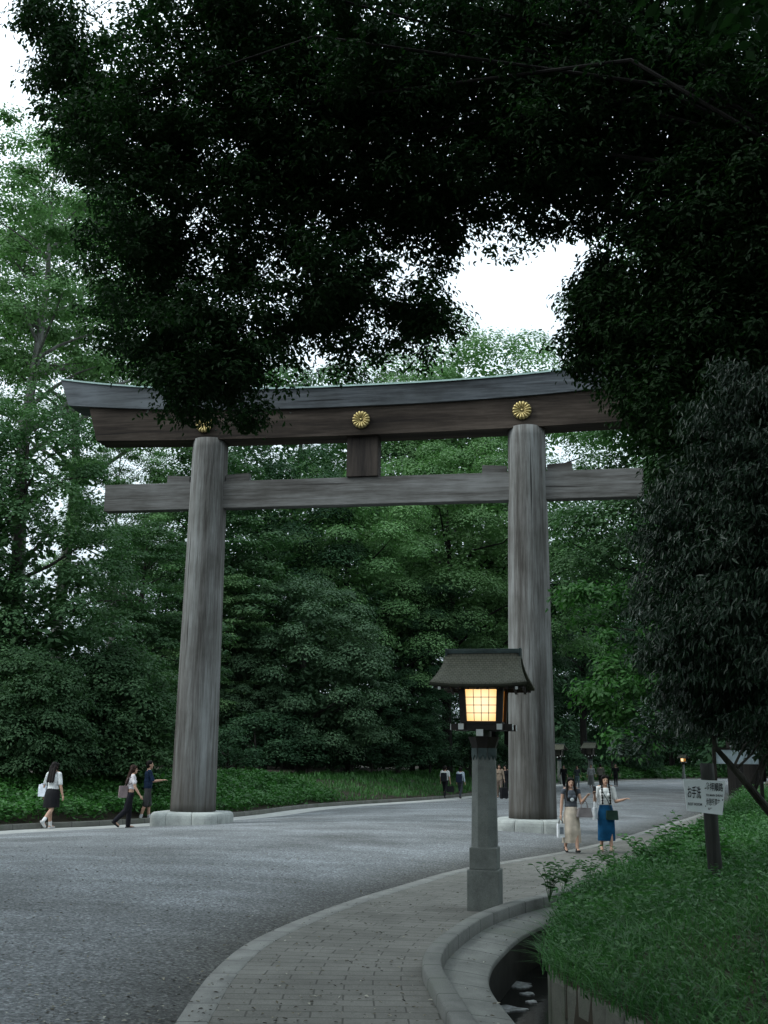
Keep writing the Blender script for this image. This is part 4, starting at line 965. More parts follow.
for k, (px, py, D, s) in enumerate([(549, 885, 14.8, 0.85), (563, 876, 15.6, 0.75), (590, 872, 16.2, 0.7), (615, 866, 17.0, 0.8), (640, 850, 18.4, 0.9), (665, 838, 19.3, 1.0), (690, 826, 20.0, 1.25), (672, 850, 17.2, 1.1), (735, 835, 15.0, 0.9), (652, 842, 17.4, 0.9), (702, 836, 16.6, 1.2)]):
    q = at(px, py, D); zz = float(mound_z([(q[0], D)])[0])
    o = thing('leafy_weed', ['tall weed sprig standing alone at the edge of the kerb left of the mound', 'weed at the mound edge right of the lone sprig', 'leafy weed in front of the skirt of the woman in beige', 'leafy weed in front of the woman in the blue skirt', 'weed right of the blue skirt on the mound edge', 'weed on the mound edge below the sign level left of its post', 'big leafy weed just left of the sign board', 'broad weed between the walkway and the sign post', 'weed right of the sign post', 'weed at the mound edge by the far walkway', 'big leafy weed beneath the sign board'][k], 'plant', (q[0], D, zz), k * 1.3, 'leafy weeds on the mound')
    o.scale = (s,) * 3; link('stems', sm, None, o); link('leaves', lm, None, o)
# fallen leaves and twigs on the road, path and ledge
m, t, o = newmat('dry_leaf'); M_dry = m
gi = N(t, 'ShaderNodeNewGeometry'); r = ramp(t, [(0, (0.02, 0.016, 0.012)), (0.45, (0.07, 0.055, 0.035)), (0.75, (0.20, 0.18, 0.12)), (1.0, (0.42, 0.41, 0.34))]); t.links.new(gi.outputs['Random Per Island'], r.inputs[0]); finish(t, o, r.outputs[0], 0.7)
P = []
for k in range(3600):
    D = 7.5 + 14 * rg.random() ** 1.6; x = rg.uniform(-0.4 * D, 0.30 * D)
    dk = dist_to(KB, [(x, D)])[0][0]; dp = dist_to(PL, [(x, D)])[0][0]
    if dk > 0.02: continue
    z = 0.016 if dp > 0 else road_z(x, D) + 0.008
    P.append((x, D, z))
for k in range(160):
    i = rg.integers(60, 130); f = rg.uniform(0.2, 0.55); q = offset(KB, f)[i]; P.append((q[0], q[1], -0.02 - 0.13 * (f - .17) + 0.004))
P = np.array(P); n = len(P); T = np.c_[rg.normal(size=(n, 2)), rg.normal(size=n) * .08]; L = rg.uniform(0.012, 0.045, n)
o = link('fallen_leaves', leaves_mesh('fallen_leaves', P, unit(np.c_[rg.normal(size=(n, 2)) * .12, np.ones(n)]), unit(T), L, L * .5, True, 0.2), M_dry)
tag(o, 'scattered fallen leaves on the gravel and paving', 'leaf litter', kind='stuff')

# ------------------------------------------------------------------ people
M_skin = m_plain('skin', (0.46, 0.28, 0.20), 0.55, 0.06, 8)
M_hair = m_plain('dark_hair', (0.010, 0.008, 0.007), 0.55, 0.3, 30, 0.3, 0.12)
M_hairb = m_plain('brown_hair', (0.026, 0.013, 0.009), 0.55, 0.3, 30, 0.3, 0.12)
M_eye = m_plain('eye', (0.01, 0.008, 0.007), 0.3); M_lip = m_plain('lip', (0.32, 0.11, 0.10), 0.5)
CL = {}
def cloth(col, rough=0.85):
    if col not in CL: CL[col] = m_plain('cloth', col, rough, 0.24, 7, 0.9, 0.15)
    return CL[col]
def capsule(bm, a, b, ra, rb, n=12, sq=1.0, side=None):
    """tapered limb piece with round ends; sq flattens it front to back"""
    a, b = Vector(a), Vector(b); d = b - a; L = d.length; d = d / L if L > 1e-6 else Vector((0, 0, 1))
    s = Vector(side) if side is not None else (Vector((1, 0, 0)) if abs(d.x) < 0.9 else Vector((0, 1, 0)))
    s = (s - d * s.dot(d)).normalized(); u = d.cross(s); rings = []
    for k in (-1, -.75, -.4, 0): rings.append((a + d * ra * k, ra * math.sqrt(max(1 - k * k, 0.003))))
    for k in (0, .4, .75, 1): rings.append((b + d * rb * k, rb * math.sqrt(max(1 - k * k, 0.003))))
    rows = [[bm.verts.new(c + s * r * math.cos(q) + u * r * sq * math.sin(q)) for q in [2 * math.pi * i / n for i in range(n)]] for c, r in rings]
    for x, y in zip(rows, rows[1:]):
        for i in range(n): bm.faces.new((x[i], x[(i + 1) % n], y[(i + 1) % n], y[i]))
    bm.faces.new(list(reversed(rows[0]))); bm.faces.new(rows[-1])
def blob(bm, c, r, n=14):
    g = bmesh.ops.create_uvsphere(bm, u_segments=n, v_segments=n - 4, radius=1.0)
    for v in g['verts']: v.co = Vector((v.co.x * r[0] + c[0], v.co.y * r[1] + c[1], v.co.z * r[2] + c[2]))
def rings_loft(bm, rows, n=24):
    """closed body of elliptical rings: (cx, cy, z, rx, ry)"""
    rr = [[bm.verts.new((cx + rx * math.cos(q), cy + ry * math.sin(q), z)) for q in [2 * math.pi * i / n for i in range(n)]] for cx, cy, z, rx, ry in rows]
    for x, y in zip(rr, rr[1:]):
        for i in range(n): bm.faces.new((x[i], x[(i + 1) % n], y[(i + 1) % n], y[i]))
    bm.faces.new(list(reversed(rr[0]))); bm.faces.new(rr[-1])
def fuse(bm, vox, smooth=4):
    """melt overlapping pieces into one continuous skin"""
    bmesh.ops.recalc_face_normals(bm, faces=bm.faces[:])
    me = bpy.data.meshes.new('tmp'); bm.to_mesh(me); bm.free(); ob = bpy.data.objects.new('tmp', me); COL.objects.link(ob)
    r = ob.modifiers.new('r', 'REMESH'); r.mode = 'VOXEL'; r.voxel_size = vox
    s = ob.modifiers.new('s', 'SMOOTH'); s.iterations = smooth; s.factor = 0.5
    bpy.context.view_layer.update()
    out = bpy.data.meshes.new_from_object(ob.evaluated_get(bpy.context.evaluated_depsgraph_get()))
    bpy.data.objects.remove(ob); bpy.data.meshes.remove(me); return out
def rotx(v, a): return Vector((v[0], v[1] * math.cos(a) - v[2] * math.sin(a), v[1] * math.sin(a) + v[2] * math.cos(a)))
def person(label, loc, heading, h, legs, arms, top=None, bottom=None, shoes=(0.02, 0.02, 0.02), hair='short', hairmat=None, sex='f', vox=0.011, lean=0.0, socks=None, head_yaw=0.0, head_pitch=0.0, group=None, face=True):
    """legs: two (thigh swing, knee bend) in degrees; arms: two (swing, spread, forearm direction or elbow bend)"""
    S = h / 1.62; root = thing('person', label, 'person', loc, heading, group); J = {}
    hz = 0.525 * h; hipw = 0.052 * h if sex == 'f' else 0.05 * h; shw = (0.108 if sex == 'f' else 0.125) * h
    low = 1e9
    for s, (th, kn) in zip((-1, 1), legs):
        th, kn = R(th), R(kn); hip = Vector((s * hipw, 0, 0)); kne = hip + Vector((0, math.sin(th), -math.cos(th))) * 0.245 * h
        an = th - kn; ank = kne + Vector((0, math.sin(an), -math.cos(an))) * 0.240 * h
        pitch = an * 0.85 if an < 0 else an * 0.5                      # trailing foot tips onto its toe
        ft = Vector((s * 0.008, math.cos(pitch), math.sin(pitch))); J[s] = [hip, kne, ank, ft]
        dn = rotx((0, 0, -1), pitch)
        low = min(low, (ank + dn * 0.042 * h).z, (ank + ft * 0.10 * h + dn * 0.042 * h).z)
    up = Vector((0, 0, -low))
    for s in J: J[s][:3] = [p + up for p in J[s][:3]]
    pel = up.copy(); tl = lambda v: pel + rotx(v, -lean)
    sz = 0.295 * h
    for s, (sw, spd, fa) in zip((-1, 1), arms):
        sh = tl((s * shw, 0, sz)); sw, spd = R(sw), R(spd)
        d = Vector((s * math.sin(spd), math.sin(sw) * math.cos(spd), -math.cos(sw) * math.cos(spd)))
        el = sh + d * 0.172 * h
        if isinstance(fa, (int, float)): e = R(fa); f = rotx(d, e)
        else: f = Vector(fa).normalized()
        wr = el + f * 0.148 * h; J['a%d' % s] = [sh, el, wr, f]
    hc = tl((0, 0.012 * h, 0.405 * h)); J['head'] = hc
    # ---- skin: one continuous body
    bm = bmesh.new(); f = S
    for s in (-1, 1):
        hip, kne, ank, ft = J[s]
        capsule(bm, hip, kne, .078 * f, .052 * f); cm = kne + (ank - kne) * .32 + Vector((0, -.012 * f, 0)); capsule(bm, kne, cm, .050 * f, .050 * f); capsule(bm, cm, ank, .049 * f, .034 * f)
        capsule(bm, ank - ft * .02 * f + Vector((0, 0, -.018 * f)), ank + ft * .13 * f + Vector((0, 0, -.03 * f)), .036 * f, .026 * f, 10)
        sh, el, wr, fd = J['a%d' % s]
        capsule(bm, sh, el, .045 * f, .035 * f); capsule(bm, el, el + (wr - el) * .35, .036 * f, .035 * f); capsule(bm, el + (wr - el) * .35, wr, .035 * f, .024 * f)
        # hand: palm, four curled fingers and a thumb from its side
        side = fd.cross(Vector((0, 0, 1)) if abs(fd.z) < .8 else Vector((0, 1, 0))).normalized(); nrm = fd.cross(side)
        pc = wr + fd * .075 * f
        capsule(bm, wr, pc, .026 * f, .032 * f, 10, 0.5, side)
        curl = nrm if nrm.z < 0 or abs(fd.z) > .8 else -nrm
        if abs(fd.z) > .8: curl = Vector((-s * 1.0, 0.1, 0)); side = Vector((0, 1, 0))
        for i, (o_, L_) in enumerate(((-.027, .060), (-.009, .070), (.010, .066), (.027, .052))):
            b0 = pc + side * o_ * f + fd * .012 * f; b1 = b0 + (fd * .9 + curl * .25).normalized() * L_ * .5 * f; b2 = b1 + (fd * .7 + curl * .65).normalized() * L_ * .5 * f
            capsule(bm, b0, b1, .0088 * f, .0085 * f, 7); capsule(bm, b1, b2, .0085 * f, .0075 * f, 7)
        t0 = wr + fd * .028 * f + side * (.024 if s > 0 else -.024) * f; t1 = t0 + (fd * .6 + side * (.75 if s > 0 else -.75)).normalized() * .032 * f
        capsule(bm, t0, t1, .0115 * f, .010 * f, 7); capsule(bm, t1, t1 + (fd * .9 + curl * .3).normalized() * .028 * f, .010 * f, .008 * f, 7)
        capsule(bm, sh + Vector((-s * .05 * f, 0, .03 * f)), sh, .05 * f, .048 * f)
    wst = (.115, .085) if sex == 'f' else (.14, .10)
    pts = [(0, .150, .098), (.10, wst[0] + .03, .092), (.20, wst[0], wst[1]), (.33, wst[0] + .028, .098), (.42, wst[0] + .035, .098), (.48, .10, .075)]
    for (z0_, x0, y0), (z1_, x1, y1) in zip(pts, pts[1:]):
        for m_ in range(4):
            q = m_ / 4; z = (z0_ + (z1_ - z0_) * q) * f; c = tl((0, 0, z)); blob(bm, c, ((x0 + (x1 - x0) * q) * f, (y0 + (y1 - y0) * q) * f, .06 * f), 14)
    if sex == 'f':
        for s in (-1, 1): blob(bm, tl((s * .058 * f, .075 * f, .345 * f)), (.055 * f, .05 * f, .055 * f), 10)
    capsule(bm, tl((0, -.005, .47 * f)), hc + Vector((0, -.012 * f, -.05 * f)), .052 * f, .047 * f)
    hm = Matrix.Translation(hc) @ Matrix.Rotation(head_yaw, 4, 'Z') @ Matrix.Rotation(head_pitch, 4, 'X')
    hp = lambda x, y, z: hm @ Vector((x * f, y * f, z * f))
    b0 = bmesh.new()
    blob(b0, (0, -.008 * f, .028 * f), (.072 * f, .090 * f, .085 * f), 18); blob(b0, (0, .022 * f, -.028 * f), (.056 * f, .062 * f, .078 * f), 16)
    blob(b0, (0, .066 * f, -.088 * f), (.022 * f, .020 * f, .016 * f), 10)
    capsule(b0, (0, .082 * f, .012 * f), (0, .096 * f, -.022 * f), .009 * f, .014 * f, 8)
    for s in (-1, 1):
        blob(b0, (s * .074 * f, -.005 * f, -.010 * f), (.010 * f, .020 * f, .030 * f), 10); blob(b0, (s * .026 * f, .072 * f, .022 * f), (.022 * f, .012 * f, .008 * f), 8)
    for v in b0.verts: v.co = hm @ v.co
    tmp = bpy.data.meshes.new('t'); b0.to_mesh(tmp); b0.free(); bm.from_mesh(tmp); bpy.data.meshes.remove(tmp)
    body = link('body', fuse(bm, vox * f, 3), M_skin, root, True)
    if face:
        for s in (-1, 1): MB().ball(hp(s * .027, .079, .004), (.011 * f, .007 * f, .006 * f), 10).build('eye', M_eye, body)
        MB().ball(hp(0, .082, -.056), (.021 * f, .008 * f, .007 * f), 10).build('mouth', M_lip, body)
    # ---- hair
    bm = bmesh.new(); hmat = hairmat or M_hair
    blob(bm, hp(0, -.022, .045), (.086 * f, .092 * f, .088 * f), 16); blob(bm, hp(0, -.045, .0), (.084 * f, .070 * f, .10 * f), 14)
    if hair != 'short':
        for x in (-.055, -.02, .02, .055): blob(bm, hp(x, .052, .072), (.03 * f, .032 * f, .034 * f), 8)      # fringe
        for s in (-1, 1): capsule(bm, hp(s * .072, .020, .04), hp(s * .078, .0, -.06), .022 * f, .02 * f, 8)
    else:
        for x in (-.04, 0, .04): blob(bm, hp(x, .045, .085), (.034 * f, .035 * f, .025 * f), 8)
    if hair == 'long':
        for x in (-.055, 0, .055): capsule(bm, hp(x, -.068, .0), tl((x * f * 1.35, -.135 * f, .30 * f)), .050 * f, .036 * f, 10, 0.8)
    if hair == 'front':                                               # long hair falling before both shoulders
        for s in (-1, 1):
            capsule(bm, hp(s * .078, -.01, .0), tl((s * .105 * f, .06 * f, .42 * f)), .032 * f, .034 * f, 8); capsule(bm, tl((s * .105 * f, .06 * f, .42 * f)), tl((s * .098 * f, .112 * f, .27 * f)), .034 * f, .02 * f, 8)
        capsule(bm, hp(0, -.065, 0), tl((0, -.1 * f, .36 * f)), .06 * f, .045 * f, 10)
    if hair == 'braids':
        for s in (-1, 1):
            a_, b_ = hp(s * .078, 0.0, -.03), tl((s * .085 * f, .10 * f, .40 * f)); c_ = tl((s * .085 * f, .135 * f, .17 * f))
            for k in range(9):
                q = k / 8; p = a_ + (b_ - a_) * (q * 2) if q < .5 else b_ + (c_ - b_) * (q * 2 - 1); blob(bm, p, (.026 * f, .024 * f, .030 * f), 8)
    if hair == 'bun': blob(bm, hp(0, -.09, .085), (.042 * f, .04 * f, .04 * f), 10)
    link('hair', fuse(bm, vox * .9 * f, 3), hmat, root, True)
    # ---- top
    if top:
        bm = bmesh.new(); e = .014 * f; slv = top.get('sleeve', .6)
        for (z0_, x0, y0), (z1_, x1, y1) in zip(pts, pts[1:]):
            for m_ in range(4):
                q = m_ / 4; z = (z0_ + (z1_ - z0_) * q) * f
                if z < top.get('hem', .12) * f or z > .47 * f: continue
                ex = e * (1 + .6 * (z < .25 * f)); blob(bm, tl((0, 0, z)), ((x0 + (x1 - x0) * q) * f + ex, (y0 + (y1 - y0) * q) * f + ex, .05 * f), 14)
        if sex == 'f':
            for s in (-1, 1): blob(bm, tl((s * .058 * f, .080 * f, .345 * f)), (.058 * f, .052 * f, .056 * f), 10)
        for s in (-1, 1):
            sh, el, wr, fd = J['a%d' % s]; capsule(bm, sh + Vector((-s * .055 * f, 0, .022 * f)), sh, .056 * f, .052 * f)
            if slv > 0:
                k = min(slv, 1); capsule(bm, sh, sh + (el - sh) * k, .053 * f, (.052 if k < 1 else .046) * f)
                if slv > 1: capsule(bm, el, el + (wr - el) * (slv - 1), .046 * f, .038 * f)
        link('top', fuse(bm, vox * f, 3), cloth(top['col']), root, True)
        if top.get('print'):
            MB().ball(tl((0.0, .121 * f, .29 * f)), (.05 * f, .012 * f, .04 * f), 10).build('shirt_print', cloth(top['print']), root)
    # ---- bottom
    bt = bottom or {}
    if bt.get('kind') in ('trousers', 'shorts'):
        bm = bmesh.new(); e = 0.016 * f; fl = bt.get('flare', 0.0) * f
        for m_ in range(5): blob(bm, tl((0, 0, (-.02 + .045 * m_) * f)), ((.158 - .010 * m_) * f, (.112 - .005 * m_) * f, .05 * f), 14)
        for s in (-1, 1):
            hip, kne, ank, ft = J[s]; capsule(bm, hip, kne, .094 * f, .066 * f + fl)
            if bt['kind'] == 'trousers': capsule(bm, kne, ank + Vector((0, 0, .012 * f)), .064 * f + fl, .050 * f + fl)
        link(bt['kind'], fuse(bm, vox * f, 3), cloth(bt['col']), root, True)
    if bt.get('kind') == 'skirt':
        z_hem = bt['len']; rows = []; rs_ = np.random.default_rng(int(h * 1000))
        k1, k2 = J[-1][1], J[1][1]; a1_, a2_ = J[-1][2], J[1][2]
        top_c = tl((0, 0, .15 * f)); n_ = 14; nseg = 40; ph = rs_.uniform(0, 6, 4)
        bm = bmesh.new(); rr = []
        for k in range(n_ + 1):
            q = k / n_; z = top_c.z + (z_hem * f - top_c.z) * q
            tgt = (k1 + k2) / 2 if z > k1.z else (k1 + k2) / 2 + ((a1_ + a2_) / 2 - (k1 + k2) / 2) * ((k1.z - z) / max(k1.z - min(a1_.z, a2_.z), .05))
            cy = top_c.y * (1 - min(q * 1.5, 1)) + tgt.y * min(q * 1.5, 1); w_ = bt['w']
            hipf = math.sin(min(q * 2.6, 1) * math.pi / 2)
            rx = (wst[0] + .012 + (w_[0] - wst[0]) * hipf) * f + (w_[1] - w_[0]) * max(q - .35, 0) / .65 * f; ry = rx * (.78 + bt.get('deep', 0) * q)
            rr.append([bm.verts.new((rx * (1 + .03 * q * math.sin(5 * t_ + ph[0]) + .02 * q * math.sin(9 * t_ + ph[1])) * math.cos(t_), cy + ry * (1 + .04 * q * math.sin(7 * t_ + ph[2])) * math.sin(t_), z)) for t_ in [2 * math.pi * i / nseg for i in range(nseg)]])
        for x, y in zip(rr, rr[1:]):
            for i in range(nseg): bm.faces.new((x[i], x[(i + 1) % nseg], y[(i + 1) % nseg], y[i]))
        bm.faces.new(rr[0]); bmesh.ops.recalc_face_normals(bm, faces=bm.faces[:])
        me = bpy.data.meshes.new('skirt'); bm.to_mesh(me); bm.free(); link('skirt', me, cloth(bt['col']), root, True)
    # ---- feet
    for s in (-1, 1):
        hip, kne, ank, ft = J[s]; bm = bmesh.new(); dn = ft.cross(Vector((1, 0, 0))).normalized(); dn = dn if dn.z < 0 else -dn
        a_ = ank + dn * .045 * f - ft * .035 * f; b_ = ank + dn * .048 * f + ft * .150 * f
        capsule(bm, a_, b_, .038 * f, .034 * f, 12, 0.8); capsule(bm, ank + dn * .01 * f, ank + dn * .04 * f + ft * .05 * f, .040 * f, .036 * f)
        link('shoe', fuse(bm, vox * .9 * f, 2), cloth(shoes, .5), root, True)
        if socks:
            d_ = (kne - ank).normalized(); bm = bmesh.new(); capsule(bm, ank, ank + d_ * .10 * f, .041 * f, .046 * f); link('sock', fuse(bm, vox * f, 2), cloth(socks), root, True)
    M_ = Matrix.Translation(loc) @ Matrix.Rotation(heading, 4, 'Z')
    return root, {k: ([M_ @ p for p in v[:3]] if isinstance(v, list) else M_ @ v) for k, v in J.items()}, lambda x, y, z: M_ @ tl((x * f, y * f, z * f))
def bag(name, label, top, w, hgt, d, col, rz, handle=0.0, flare=0.0, group=None, straps=None, panel=None, round_=0.012):
    """a bag hung from a point: body, handles"""
    t_ = thing(name, label, 'bag', (top[0], top[1], top[2] - handle - hgt), rz, group)
    bm = MB(); k = 1 + flare
    rings = []
    for z, q in ((0, .94 * k), (hgt * .12, 1.0 * k), (hgt * .8, 1.0), (hgt, .95)):
        rings.append([(w / 2 * q * a, d / 2 * b_ * (1 if z < hgt * .5 else .75), z) for a, b_ in ((-1, -.8), (-.9, -1), (.9, -1), (1, -.8), (1, .8), (.9, 1), (-.9, 1), (-1, .8))])
    bm.loft(rings).build('bag_body', cloth(col), t_)
    if handle:
        for s in (-1, 1):
            pts_ = [(-w * .25, s * d * .25, hgt * .98), (-w * .2, s * d * .15, hgt + handle * .6), (0, s * d * .06, hgt + handle), (w * .2, s * d * .15, hgt + handle * .6), (w * .25, s * d * .25, hgt * .98)]
            MB().tube(pts_, .007, 6).build('handle', cloth(col if not straps else straps), t_)
    if panel: MB().box((0, -d / 2 - .004, hgt * .5), (w * .5, .004, hgt * .5)).build('printed_panel', cloth(panel), t_)
    return t_
def strap(name, pts_, r, col, parent):
    inv = Matrix.Translation(parent.location) @ Matrix.Rotation(parent.rotation_euler.z, 4, 'Z'); inv.invert()
    MB().tube([tuple(inv @ Vector(p)) for p in pts_], r, 6).build(name, cloth(col), parent)
def gp(px, py):
    """ground point seen at a pixel"""
    lo = at(px, py, 10); d = lo - np.array([0, 0, H]); tt_ = -H / d[2]; q = np.array([0, 0, H]) + d * tt_
    z = road_z(q[0], q[1]); tt_ = (z - H) / d[2]; q = np.array([0, 0, H]) + d * tt_
    return (q[0], q[1], z)
def onpath(px, py):
    d = at(px, py, 10) - np.array([0, 0, H]); q = np.array([0, 0, H]) + d * ((0.006 - H) / d[2]); return (q[0], q[1], 0.006)
def ongate(px, py, z=0.004):
    d = at(px, py, 10) - np.array([0, 0, H]); q = np.array([0, 0, H]) + d * ((z - H) / d[2]); return (q[0], q[1], z)
# two women walking towards the camera on the paved path
p1 = onpath(572, 853); w1, J1, T1 = person('woman in a charcoal top and long cream skirt carrying a paper bag', p1, R(186), 1.48, ((14, 6), (-10, 14)), ((14, 10, (-0.30, 0.70, 0.62)), (2, 8, 8)),
    dict(col=(0.075, 0.085, 0.10), sleeve=0.15, hem=.14, print=(0.62, 0.66, 0.68)), dict(kind='skirt', col=(0.50, 0.43, 0.35), len=0.22, w=(.170, .205)), (0.015, 0.015, 0.015), 'front', None, 'f', .009, head_yaw=R(-6), group='women walking towards the lamp')
p2 = onpath(607, 852); w2, J2, T2 = person('woman with two long braids in a white blouse and long blue skirt', p2, R(178), 1.53, ((10, 5), (-8, 12)), ((8, 10, (-0.62, 0.66, 0.22)), (12, 14, (0.12, 0.75, 0.58))),
    dict(col=(0.70, 0.71, 0.70), sleeve=0.75, hem=.15), dict(kind='skirt', col=(0.006, 0.065, 0.15), len=0.24, w=(.172, .180)), (0.42, 0.33, 0.25), 'braids', None, 'f', .009, head_yaw=R(4), group='women walking towards the lamp')
def hand_of(J, s): return J['a%d' % s][2] + (J['a%d' % s][2] - J['a%d' % s][1]).normalized() * 0.085
b_ = hand_of(J1, 1)
bag('paper_bag', 'printed white paper bag in the hand of the woman in the cream skirt', b_, .17, .27, .07, (0.72, 0.74, 0.76), R(20), .10, 0, None, (0.1, 0.1, 0.1), (0.22, 0.25, 0.28))
b_ = J1['a-1'][1] * .45 + J1['a-1'][2] * .55
bag('hand_bag', 'taupe grey handbag hanging from the bent arm of the woman in the cream skirt', b_, .27, .19, .10, (0.20, 0.18, 0.18), R(6), .16, .22)
e1 = T2(-.11, .155, .02)
cb = bag('crossbody_bag', 'dark green cross-body bag on the hip of the woman in the blue skirt', e1, .24, .19, .08, (0.018, 0.04, 0.03), R(5), 0, .05)
strap('shoulder_strap', [tuple(T2(-.10, .15, .02)), tuple(T2(-.03, .150, .22)), tuple(T2(.04, .145, .34)), tuple(T2(.085, .08, .455)), tuple(T2(.07, -.06, .47))], .008, (0.02, 0.03, 0.025), cb)
b_ = J2['a1'][1] * .8 + J2['a1'][2] * .2
bag('paper_bag', 'slim white paper bag hanging from the arm of the woman in the blue skirt', b_, .16, .24, .06, (0.74, 0.76, 0.78), R(55), .16)
q = hand_of(J2, 1); ph = MB().box((0, 0, 0), (.07, .012, .14), bevel=.005).build('phone', cloth((0.02, 0.018, 0.02), .3)); ph.location = q + Vector((0, -.01, .05)); ph.rotation_euler = (R(-20), R(10), R(8))
tag(ph, 'dark phone held up by the woman with two braids', 'phone')
# people at the left kerb
p3 = ongate(50, 829); w3, J3, T3 = person('woman from behind in a white T-shirt and short black skirt', p3, R(-22), 1.66, ((10, 5), (-16, 32)), ((-4, 14, 18), (-6, 15, 10)),
    dict(col=(0.66, 0.68, 0.68), sleeve=0.85, hem=.12), dict(kind='skirt', col=(0.012, 0.012, 0.014), len=0.52, w=(.19, .205)), (0.55, 0.55, 0.55), 'long', None, 'f', .010, socks=(0.66, 0.66, 0.66))
b_ = T3(-.31, .0, .24); tb = bag('tote_bag', 'white tote bag on the shoulder of the woman in a black skirt', b_, .24, .30, .09, (0.66, 0.70, 0.78), R(-22), 0.02, 0)
strap('shoulder_strap', [tuple(T3(-.27, .07, .20)), tuple(T3(-.17, .07, .42)), tuple(T3(-.135, 0, .485)), tuple(T3(-.17, -.08, .42)), tuple(T3(-.27, -.06, .20))], .009, (0.6, 0.63, 0.7), tb)
p4 = ongate(128, 828.5); w4, J4, T4 = person('woman striding to the right in black trousers and a white top with long brown hair', p4, R(-68), 1.60, ((2, 3), (-14, 30)), ((-10, 8, 15), (10, 10, 22)),
    dict(col=(0.68, 0.64, 0.66), sleeve=0.6, hem=.16), dict(kind='trousers', col=(0.012, 0.012, 0.016), flare=.012), (0.02, 0.02, 0.02), 'long', M_hairb, 'f', .010, lean=R(4))
b_ = T4(.06, -.21, .22); tb = bag('shoulder_bag', 'dusty pink shoulder bag on the back of the woman in black trousers', b_, .22, .30, .10, (0.22, 0.17, 0.17), R(20), 0.0, .08)
strap('shoulder_strap', [tuple(T4(.12, -.19, .2)), tuple(T4(.13, -.14, .42)), tuple(T4(.12, .0, .475)), tuple(T4(.13, .09, .40)), tuple(T4(.15, -.14, .21))], .009, (0.2, 0.15, 0.15), tb)
p5 = ongate(146, 822.5); w5, J5, T5 = person('man in a navy T-shirt and dark shorts stretching one arm forward', p5, R(-72), 1.70, ((8, 4), (-8, 10)), ((0, 8, 15), (22, 12, (0.05, 0.97, 0.12))),
    dict(col=(0.010, 0.022, 0.05), sleeve=0.9, hem=.04), dict(kind='shorts', col=(0.05, 0.05, 0.052), flare=.02), (0.10, 0.09, 0.09), 'short', None, 'm', .010, socks=(0.62, 0.63, 0.64))
# people on the far road
WG = 'visitors walking on the far road'
def walker(label, px, py, head, h, top, bottom, legs=((14, 4), (-14, 14)), arms=((6, 10, 14), (-8, 10, 12)), hair='short', sex='m', shoes=(0.02, 0.02, 0.02), vox=.016, **kw):
    return person(label, gp(px, py), R(head), h, legs, arms, top, bottom, shoes, hair, None, sex, vox, face=False, group=WG, **kw)
a_, Ja, Ta = walker('visitor in a white shirt and black trousers seen from behind wearing a black backpack', 445, 798.5, -24, 1.62, dict(col=(0.55, 0.56, 0.55), sleeve=.8, hem=.06), dict(kind='trousers', col=(0.014, 0.014, 0.016)))
def backpack(label, T, rz, col):
    p = T(0, -.19, .42); b = bag('backpack', label, tuple(p), .30, .42, .17, col, rz)
    for s in (-1, 1): strap('shoulder_strap', [tuple(T(s * .09, -.12, .40)), tuple(T(s * .10, -.02, .475)), tuple(T(s * .10, .11, .38)), tuple(T(s * .13, -.02, .12)), tuple(T(s * .10, -.13, .10))], .013, col, b)
backpack('black backpack on the visitor in the white shirt', Ta, R(-24), (0.012, 0.013, 0.016))
bag('hand_bag', 'black bag carried in the right hand of the visitor with the black backpack', hand_of(Ja, 1), .34, .30, .12, (0.014, 0.014, 0.016), R(-24), .12, .1)
a_, Ja, Ta = walker('visitor in a pale blue top and grey trousers with a navy backpack', 460.5, 798.5, -26, 1.56, dict(col=(0.42, 0.50, 0.56), sleeve=1.7, hem=.10), dict(kind='trousers', col=(0.05, 0.055, 0.065)), hair='bun', sex='f')
backpack('navy backpack on the visitor in the pale blue top', Ta, R(-26), (0.012, 0.018, 0.035))
a_, Ja, Ta = walker('visitor in beige clothes just right of the lamp shaft', 499.5, 798, 170, 1.64, dict(col=(0.26, 0.20, 0.15), sleeve=1.6, hem=.0), dict(kind='trousers', col=(0.20, 0.15, 0.12)), hair='long', sex='f', legs=((8, 4), (-8, 8)))
a_, Ja, Ta = walker('visitor in black with a white shoulder bag beside the right gate pillar', 505.5, 797, 150, 1.60, dict(col=(0.015, 0.015, 0.017), sleeve=1.5, hem=.0), dict(kind='trousers', col=(0.014, 0.014, 0.016)), hair='long', sex='f', legs=((10, 4), (-10, 10)))
bag('tote_bag', 'white shoulder bag carried by the visitor in black beside the right gate pillar', tuple(Ta(.2, .05, .38)), .24, .34, .09, (0.55, 0.55, 0.52), R(60), 0)
q = gp(504, 799.5); sc_ = thing('suitcase', 'small black wheeled suitcase beside the visitor in black near the right gate pillar', 'suitcase', q, R(20))
MB().box((0, 0, .31), (.36, .22, .5), bevel=.03).build('suitcase_shell', cloth((0.014, 0.014, 0.016), .4), sc_)
for s in (-1, 1):
    MB().tube([(s * .13, -.06, .04), (s * .13, .06, .04)], .035, 10).build('wheel', cloth((0.02, 0.02, 0.02), .5), sc_)
    MB().tube([(s * .09, .09, .55), (s * .09, .09, .92)], .009, 6).build('pull_handle', cloth((0.1, 0.1, 0.1), .4), sc_)
MB().tube([(-.09, .09, .92), (.09, .09, .92)], .012, 6).build('handle_grip', cloth((0.02, 0.02, 0.02), .5), sc_)
